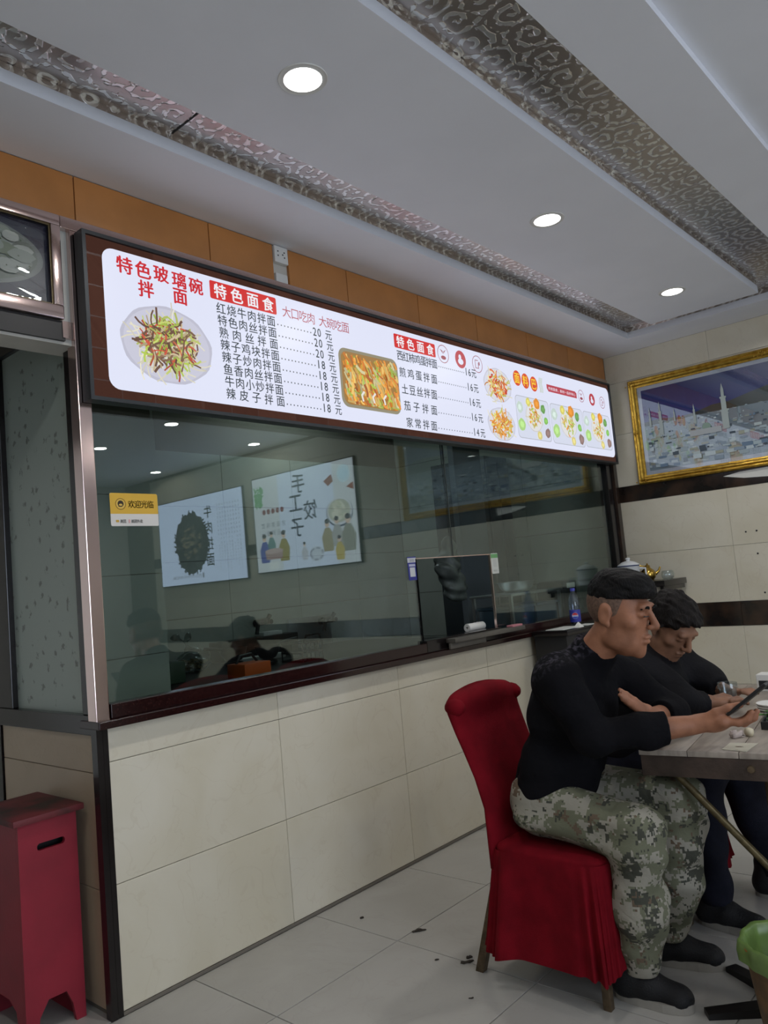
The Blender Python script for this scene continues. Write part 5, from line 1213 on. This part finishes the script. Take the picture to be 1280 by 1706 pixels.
# torn paper under the frame and old drill holes in the tiles
pts = [PX(px, py, 0, XR - .0065) for px, py in ((1205, 794), (1232, 786), (1282, 777), (1282, 793), (1240, 796))]
MB().prism([(q.y, q.z) for q in pts], 0, XR - .0065, XR - .0045).build('torn_paper', M['white_plastic'], None, label='torn strip of white paper stuck to the black band under the gold frame', category='paper')
for px, py in ((1243, 886), (1261, 884), (1263, 922), (1275, 987)):
    q = PX(px, py, 0, XR); MB().lathe([(0, 0), (.0065, 0), (.006, .0015), (0, .002)], n=12, mat=Matrix.Translation((XR - .0002, q.y, q.z)) @ Matrix.Rotation(-math.pi / 2, 4, 'Y')).build('drill_hole', M['black'], rw)

# scraps on the floor
for px, py, sx, lab in ((700, 1551, .024, 'curled brown leaf scrap on the floor in front of the counter'), (691, 1553, .016, 'small dark scrap beside the curled leaf on the floor'), (778, 1604, .026, 'thin dark twig on the floor by the chair leg'), (783, 1596, .014, 'dark crumb on the floor behind the chair leg'), (603, 1530, .010, 'tiny dark crumb on the floor near the counter wall'), (786, 1664, .010, 'tiny dark crumb on the floor below the red chair'), (728, 1600, .012, 'small dark fleck on the floor left of the chair')):
    p = PX(px, py, 2, 0); B = Blob((p.x - .04, p.y - .04, -.004), (p.x + .04, p.y + .04, .02), .002)
    B.ell((p.x, p.y, .003), (sx, sx * .35, .003), rot=(0, 0, -.6), k=.004).ripple(.002, 400, int(px)).half((0, 0, .0004), (0, 0, -1)); B.build('floor_scrap', plain('scrap_%d' % px, (.03, .022, .015, 1), .8), None, label=lab, category='scrap', group='scraps on the floor')

# ================================================================== PEOPLE
def yoke_mat():
    m, nt, b = new_mat('black_sweater_mottled_yoke'); L = nt.links.new
    tc = nd(nt, 'ShaderNodeTexCoord'); sx = nd(nt, 'ShaderNodeSeparateXYZ'); L(tc.outputs['Object'], sx.inputs[0])
    ad = nd(nt, 'ShaderNodeMath', operation='MULTIPLY_ADD', i_1=.55); L(sx.outputs[1], ad.inputs[0]); L(sx.outputs[2], ad.inputs[2])
    mr = nd(nt, 'ShaderNodeMapRange'); mr.inputs[1].default_value = .315; mr.inputs[2].default_value = .36; L(ad.outputs[0], mr.inputs[0])
    n = nd(nt, 'ShaderNodeTexNoise', i_Scale=70.0, i_Detail=4.0); L(tc.outputs['Object'], n.inputs['Vector'])
    rp = nd(nt, 'ShaderNodeValToRGB'); rp.color_ramp.elements[0].position = .48; rp.color_ramp.elements[1].position = .68; L(n.outputs['Fac'], rp.inputs[0])
    mu = nd(nt, 'ShaderNodeMath', operation='MULTIPLY'); L(mr.outputs[0], mu.inputs[0]); L(rp.outputs[0], mu.inputs[1])
    mx = nd(nt, 'ShaderNodeMix', data_type='RGBA'); mx.inputs[6].default_value = (.0055, .0055, .007, 1); mx.inputs[7].default_value = (.055, .05, .065, 1)
    L(mu.outputs[0], mx.inputs[0]); L(mx.outputs[2], b.inputs['Base Color']); b.inputs['Roughness'].default_value = .9; b.inputs['Specular IOR Level'].default_value = .1
    n2 = nd(nt, 'ShaderNodeTexNoise', i_Scale=18.0, i_Detail=5.0); L(tc.outputs['Object'], n2.inputs['Vector'])
    bp = nd(nt, 'ShaderNodeBump', i_Strength=.5, i_Distance=.02); L(n2.outputs['Fac'], bp.inputs['Height']); L(bp.outputs[0], b.inputs['Normal'])
    return m
def axes(yaw, pitch, roll=0.0):
    """person facing -y turned by yaw (towards +x) and pitched down; returns matrix with columns left, forward, up"""
    F = Vector((math.sin(yaw) * math.cos(pitch), -math.cos(yaw) * math.cos(pitch), -math.sin(pitch))); Lf = Vector((math.cos(yaw), math.sin(yaw), 0)); U = Lf.cross(F) * 1.0
    if U.z < 0: U = -U
    m = Matrix((Lf, F, U)).transposed()
    return m
def head(B, Hc, A, s=1.0, k=.014):
    P = lambda l, f, u: tuple(Vector(Hc) + A @ Vector((l, f, u)) * s)
    E = lambda c, r, kk=k, cut=False: B.ell(P(*c), tuple(q * s for q in r), A.to_4x4(), kk, cut)
    E((0, -.008, .036), (.076, .090, .088)); E((0, .034, -.030), (.060, .058, .086), .03)
    E((0, .040, -.082), (.046, .050, .036), .02); E((0, .074, -.104), (.020, .017, .018), .016)
    for e in (-1, 1):
        E((e * .046, .056, -.014), (.021, .022, .018), .018); E((e * .050, .012, -.070), (.014, .030, .026), .02)
    B.cone(P(-.036, .084, .034), P(.036, .084, .034), .012 * s, .012 * s, .014)
    for e in (-1, 1): E((e * .032, .101, .014), (.017, .014, .0095), .010, True)
    for e in (-1, 1): E((e * .031, .080, .013), (.016, .013, .0105), .004)
    B.cone(P(0, .088, .030), P(0, .116, -.016), .0085 * s, .0115 * s, .010)
    E((0, .115, -.021), (.0115, .011, .0095), .006)
    for e in (-1, 1): E((e * .012, .104, -.024), (.008, .010, .008), .006)
    E((0, .093, -.054), (.024, .011, .0075), .006); E((0, .090, -.068), (.021, .012, .0085), .006)
    B.cone(P(-.022, .100, -.061), P(.022, .100, -.061), .0022 * s, .0022 * s, .003, True)
    for e in (-1, 1):
        E((e * .078, -.012, .004), (.008, .021, .033), .006); E((e * .079, .000, -.024), (.007, .009, .011), .005)
        E((e * .088, -.008, .006), (.006, .012, .020), .004, True)
    return P
def finger(B, pts, r0, r1, k=.006):
    n = len(pts); B.chain(pts, [r0 + (r1 - r0) * i / (n - 1) for i in range(n)], k)
def shoe(parent, heel, toe, label, upmat, laces=True, boot=.125):
    h, t = Vector(heel), Vector(toe); d = (t - h).normalized(); n = Vector((-d.y, d.x, 0)); Ln = (t - h).length
    at = lambda f, s_, z: h + d * (Ln * f) + n * s_ + Vector((0, 0, z))
    lo = [min(h[i], t[i]) - .09 for i in range(2)] + [-.01]; hi = [max(h[i], t[i]) + .09 for i in range(2)] + [boot + .07]
    B = Blob(lo, hi, .004)
    B.cone(at(.16, 0, .048), at(.45, 0, .052), .042, .044, .02).cone(at(.45, 0, .05), at(.82, .004, .032), .044, .036, .02).cone(at(.2, 0, .05), at(.22, 0, boot), .042, .046, .03).ell(at(.84, .004, .03), (.042, .042, .03), k=.02)
    B.half((0, 0, .016), (0, 0, -1)); o = B.build('shoe', upmat, parent)
    out = []
    for k in range(28):
        a = 2 * math.pi * k / 28; ca, sa = math.cos(a), math.sin(a); w = .046 if ca > 0 else .041
        q = h + d * (Ln * .5 + Ln * .5 * math.copysign(abs(ca) ** .75, ca) + .004) + n * (w * math.copysign(abs(sa) ** .8, sa)); out.append((q.x, q.y))
    MB().prism(out, 2, .0005, .026).build('sole', M['sole'], o)
    if laces:
        for i, f in enumerate((.36, .46, .56, .66)):
            z = .094 - .022 * i; MB().tube([at(f, -.03, z - .012), at(f + .02, 0, z + .004), at(f + .04, .03, z - .012)], .0035, 6).build('lace', M['lace'], o)
        MB().tube([at(.34, 0, .096), at(.42, -.03, .115), at(.50, -.045, .095), at(.44, -.02, .09)], .003, 6).build('lace', M['lace'], o)
    return o

# ---------------------------------------------------------------- man with the phone
CX = 1.07
B = Blob((.80, -1.86, .02), (1.42, -.90, 1.36), .0045)
A1 = axes(math.radians(3), math.radians(11)); H1 = (1.078, -1.405, 1.176)
# torso and limbs inside the clothes, one surface with head and hands
B.ell((CX, -1.11, .57), (.15, .105, .10), k=.04).ell((CX, -1.145, .70), (.14, .095, .13), (.3, 0, 0), .04).ell((CX, -1.20, .88), (.155, .10, .15), (.38, 0, 0), .05).cone((.93, -1.25, .985), (1.21, -1.25, .985), .05, .05, .04)
for (hip, knee, ank) in (((.985, -1.09, .555), (.962, -1.435, .515), (.975, -1.375, .10)), ((1.155, -1.09, .555), (1.20, -1.485, .548), (1.24, -1.37, .10))):
    B.cone(hip, knee, .07, .052, .03).cone(knee, ank, .052, .036, .03)
B.cone((CX, -1.265, 1.0), (1.075, -1.368, 1.115), .060, .056, .04)
P1 = head(B, H1, A1, 1.08)
SH, EL, WR = (.90, -1.25, .985), (.905, -1.365, .812), (1.075, -1.612, .828)
B.cone(SH, EL, .045, .042, .03).cone(EL, (.99, -1.49, .82), .042, .040, .02).cone((.99, -1.49, .82), WR, .040, .029, .02)
# right hand closed round the phone
B.ell((1.092, -1.655, .834), (.030, .046, .030), (0.15, 0, .35), .02).ell((1.098, -1.69, .840), (.036, .028, .024), (0, 0, .3), .015)
finger(B, [(1.078, -1.645, .848), (1.082, -1.68, .868), (1.093, -1.715, .8815), (1.108, -1.745, .888)], .0145, .0095)
finger(B, [(1.085, -1.70, .842), (1.092, -1.738, .8365), (1.100, -1.764, .848), (1.104, -1.776, .868)], .0115, .0085)
finger(B, [(1.103, -1.705, .836), (1.112, -1.748, .8325), (1.120, -1.776, .848), (1.122, -1.786, .868)], .0115, .0085)
finger(B, [(1.120, -1.70, .834), (1.131, -1.742, .8315), (1.139, -1.768, .846), (1.141, -1.778, .864)], .0108, .008)
finger(B, [(1.132, -1.688, .834), (1.147, -1.722, .832), (1.155, -1.744, .843), (1.157, -1.754, .858)], .0098, .0075)
# left arm folded across, hand on the right sleeve
SL, ELL, WL = (1.24, -1.25, .985), (1.325, -1.44, .806), (1.14, -1.462, .838)
B.cone(SL, ELL, .045, .042, .03).cone(ELL, WL, .042, .029, .03)
B.ell((1.09, -1.462, .853), (.042, .016, .030), (0, .5, 0), .015)
for i, (dz, dl) in enumerate(((.020, 0), (.006, .01), (-.008, .004), (-.020, -.012))):
    finger(B, [(1.06, -1.462 - .003 * i, .862 + dz), (1.025 - dl * .5, -1.452 - .003 * i, .888 + dz), (1.0 - dl, -1.438 - .003 * i, .910 + dz), (.985 - dl, -1.425 - .003 * i, .925 + dz)], .0095, .007)
finger(B, [(1.11, -1.455, .868), (1.085, -1.43, .886), (1.06, -1.415, .90)], .011, .0085)
man1 = B.build('person', M['skin'], None, label='man in black sweater and camouflage trousers sitting and looking at a phone', category='person')
# hair: flat dark crop with a fringe, clipped sides
Hh = Blob((.93, -1.60, 1.10), (1.22, -1.26, 1.36), .004)
Q = lambda l, f, u: tuple(Vector(H1) + A1 @ Vector((l, f, u)) * 1.08)
Hh.ell(Q(0, -.006, .062), (.085, .099, .080), A1.to_4x4(), .02).ell(Q(0, .062, .080), (.066, .050, .036), A1.to_4x4(), .02).ell(Q(0, .012, .106), (.070, .088, .034), A1.to_4x4(), .02)
Hh.half(Q(0, .0, .052), tuple(A1 @ Vector((0, .10, -1)))).ripple(.002, 320, 2)
for e in (-1, 1):
    Hh.cone(Q(e * .014, .098, .031), Q(e * .030, .100, .037), .0035, .0045, .004).cone(Q(e * .030, .100, .037), Q(e * .048, .086, .030), .0045, .003, .004)
Hh.build('hair', M['hair'], man1)
# clipped stubble round the sides and back of the head
Sb = Blob((.93, -1.60, 1.08), (1.22, -1.26, 1.32), .004)
Sb.ell(Q(0, -.0075, .036), (.0775 * 1.08, .0915 * 1.08, .0895 * 1.08), A1.to_4x4(), .01).half(Q(0, 0, .056), tuple(A1 @ Vector((0, 0, 1)))).half(Q(0, .022, 0), tuple(A1 @ Vector((0, 1, -.25)))).half(Q(0, 0, -.012), tuple(A1 @ Vector((0, .35, -1))))
Sb.build('stubble', plain('clipped_hair', (.16, .095, .065, 1), .7, noise=.45, nscale=120), man1)
for e in (-1, 1):
    ey = Blob(tuple(Vector(Q(e * .031, .09, .012)) - Vector((.03, .03, .03))), tuple(Vector(Q(e * .031, .09, .012)) + Vector((.03, .03, .03))), .002)
    ey.cone(Q(e * .020, .1005, .0095), Q(e * .043, .0945, .0095), .0022, .0022, .002); ey.build('eye', M['black'], man1)
# sweater
yk = yoke_mat()
B = Blob((.78, -1.62, .46), (1.44, -.88, 1.14), .006)
B.ell((CX, -1.115, .60), (.180, .135, .085), k=.04).ell((CX, -1.145, .69), (.178, .132, .13), (.3, 0, 0), .05).ell((CX, -1.205, .87), (.190, .134, .17), (.40, 0, 0), .06).cone((.935, -1.235, .985), (1.205, -1.235, .985), .078, .078, .05).cone((CX, -1.262, 1.0), (CX, -1.335, 1.085), .083, .066, .03)
B.cone(SH, EL, .074, .060, .03).cone(EL, (.985, -1.482, .822), .060, .054, .025).cone((.985, -1.482, .822), (1.035, -1.552, .828), .054, .050, .02)
B.cone(SL, ELL, .074, .060, .03).cone(ELL, (1.19, -1.462, .835), .060, .050, .025)
B.ripple(.007, 42, 4)
nA = Vector(WR) - Vector((.985, -1.482, .822))
def cutoff(B, p, n, rad):
    """cut a sleeve off square, only near p"""
    p = np.array(p); n = np.array(n, float); n /= np.linalg.norm(n)
    s, (x, y, z) = B._sub(p, p, rad); pl = (x - p[0]) * n[0] + (y - p[1]) * n[1] + (z - p[2]) * n[2]; dist = np.sqrt((x - p[0]) ** 2 + (y - p[1]) ** 2 + (z - p[2]) ** 2) - rad
    B.D[s] = np.maximum(B.D[s], -np.maximum(dist, -pl).astype(np.float32))
cutoff(B, (1.028, -1.544, .826), tuple(nA), .07); cutoff(B, (1.205, -1.46, .833), (-1, 0, .1), .065)
cutoff(B, (CX, -1.325, 1.072), (0, -.62, .78), .13); B.half((CX, -1.1, .545), (0, .12, -1))
B.build('sweater', yk, man1)
# camouflage trousers
B = Blob((.80, -1.64, .06), (1.40, -.88, .70), .006)
B.ell((CX, -1.10, .555), (.183, .145, .105), k=.04)
B.cone((.98, -1.10, .55), (.962, -1.432, .510), .098, .082, .04).cone((.962, -1.432, .505), (.970, -1.415, .30), .082, .080, .03).cone((.970, -1.415, .30), (.978, -1.39, .13), .080, .066, .03)
B.cone((1.16, -1.09, .55), (1.20, -1.478, .545), .098, .086, .04).cone((1.20, -1.478, .54), (1.225, -1.43, .30), .084, .078, .03).cone((1.225, -1.43, .30), (1.24, -1.39, .13), .078, .064, .03)
B.ripple(.009, 46, 9).half((0, 0, .088), (0, 0, -1)).half((CX, -1.1, .645), (0, 0, 1))
B.build('trousers', M['camo'], man1)
shoe(man1, (.972, -1.30, 0), (.995, -1.535, 0), '', M['shoe']); shoe(man1, (1.228, -1.30, 0), (1.295, -1.53, 0), '', M['shoe'])
# the phone
ph = thing('mobile_phone', 'black mobile phone held up in the hand of the man in camouflage', 'phone', (1.125, -1.716, .853))
pd = Vector((0, -.785, .62)); pn = Vector((0, .62, .785)); o0 = Vector((1.122, -1.712, .8555))
pm4 = Matrix(((1, pd.x, pn.x, o0.x), (0, pd.y, pn.y, o0.y), (0, pd.z, pn.z, o0.z), (0, 0, 0, 1)))
MB().box((-.036, 0, 0), (.036, .152, .009), .003, pm4).build('phone_body', M['black'], ph, smooth=True)
MB().box((-.0335, .004, .0091), (.0335, .148, .0096), 0, pm4).build('screen', plain('phone_screen', (.10, .11, .12, 1), .12), ph)

# ---------------------------------------------------------------- second man, bent over the table
CX = 1.735
A2 = axes(math.radians(-22), math.radians(42)); H2 = (1.722, -1.318, 1.072)
B = Blob((1.42, -1.76, .02), (2.06, -.88, 1.24), .006)
B.ell((CX, -1.08, .57), (.15, .115, .10), k=.04).ell((CX, -1.12, .69), (.14, .10, .13), (.3, 0, 0), .04).ell((CX, -1.18, .83), (.155, .10, .14), (.5, 0, 0), .05).cone((1.60, -1.23, .91), (1.87, -1.23, .91), .05, .05, .04)
for (hip, knee, ank) in (((1.65, -1.09, .55), (1.62, -1.42, .545), (1.585, -1.405, .10)), ((1.82, -1.09, .55), (1.845, -1.46, .545), (1.93, -1.52, .10))): B.cone(hip, knee, .07, .052, .03).cone(knee, ank, .052, .036, .03)
B.cone((CX, -1.235, .93), (1.732, -1.30, 1.02), .058, .055, .04)
head(B, H2, A2, 1.0)
arms2 = (((1.585, -1.235, .91), (1.545, -1.40, .808), (1.63, -1.46, .797)), ((1.885, -1.24, .915), (1.93, -1.36, .820), (1.895, -1.43, .797)))
for sgn, (s_, e_, w_) in zip((1, -1), arms2):   # right arm, left arm
    B.cone(s_, e_, .045, .040, .03).cone(e_, w_, .040, .028, .03)
    wv = Vector(w_); B.ell(tuple(wv + Vector((sgn * .02, -.035, -.002))), (.032, .045, .022), (0, 0, sgn * .5), .015)
    for i in range(4):
        b0 = wv + Vector((sgn * (.045 - .012 * i), -.060 - .008 * i, .002)); finger(B, [tuple(b0), tuple(b0 + Vector((sgn * .012, -.03, .004))), tuple(b0 + Vector((sgn * .010, -.052, -.006)))], .0105, .008)
    finger(B, [tuple(wv + Vector((sgn * .03, -.02, .012))), tuple(wv + Vector((sgn * .052, -.04, .016))), tuple(wv + Vector((sgn * .06, -.062, .010)))], .0115, .009)
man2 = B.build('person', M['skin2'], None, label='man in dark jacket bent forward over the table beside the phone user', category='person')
Hh = Blob((1.56, -1.56, .92), (1.90, -1.14, 1.26), .0045); Q = lambda l, f, u: tuple(Vector(H2) + A2 @ Vector((l, f, u)))
Hh.ell(Q(0, -.018, .050), (.088, .108, .092), A2.to_4x4(), .02).ell(Q(0, .050, .074), (.068, .046, .036), A2.to_4x4(), .02).ell(Q(0, -.06, .0), (.072, .055, .07), A2.to_4x4(), .02)
for e in (-1, 1): Hh.ell(Q(e * .074, .018, .040), (.014, .030, .034), A2.to_4x4(), .012)
Hh.half(Q(0, .03, .036), tuple(A2 @ Vector((0, .72, -1)))).ripple(.005, 200, 6)
for e in (-1, 1): Hh.cone(Q(e * .014, .094, .030), Q(e * .044, .084, .032), .004, .004, .004)
Hh.build('hair', M['hair2'], man2)
B = Blob((1.40, -1.64, .46), (2.08, -.86, 1.06), .007)
B.ell((CX, -1.075, .60), (.19, .15, .09), k=.04).ell((CX, -1.11, .68), (.186, .145, .13), (.3, 0, 0), .05).ell((CX, -1.18, .82), (.205, .145, .155), (.5, 0, 0), .06).cone((1.60, -1.225, .90), (1.87, -1.225, .90), .085, .085, .05).cone((CX, -1.23, .93), (CX, -1.285, .985), .085, .075, .03)
for (s_, e_, w_) in arms2:
    we = Vector(e_) + (Vector(w_) - Vector(e_)) * .86; B.cone(s_, e_, .088, .066, .03).cone(e_, tuple(we), .060, .046, .025)
B.ripple(.009, 40, 11)
for (s_, e_, w_) in arms2:
    d_ = Vector(w_) - Vector(e_); cutoff(B, tuple(Vector(e_) + d_ * .84), tuple(d_), .06)
cutoff(B, (CX, -1.275, .975), (0, -.62, .78), .14); B.half((CX, -1.1, .54), (0, .12, -1)); B.build('jacket', M['jacket'], man2)
B = Blob((1.44, -1.68, .06), (2.08, -.88, .70), .007)
B.ell((CX, -1.07, .555), (.185, .15, .105), k=.04)
B.cone((1.65, -1.09, .548), (1.62, -1.415, .542), .095, .080, .04).cone((1.62, -1.415, .54), (1.585, -1.41, .11), .080, .058, .03)
B.cone((1.82, -1.09, .548), (1.845, -1.455, .542), .095, .080, .04).cone((1.845, -1.455, .54), (1.93, -1.52, .11), .080, .058, .03)
B.ripple(.008, 44, 13).half((0, 0, .085), (0, 0, -1)).half((CX, -1.1, .645), (0, 0, 1)); B.build('trousers', M['jeans'], man2)
shoe(man2, (1.592, -1.34, 0), (1.572, -1.59, 0), '', M['shoe'], False); shoe(man2, (1.925, -1.44, 0), (1.955, -1.70, 0), '', M['shoe'], False)
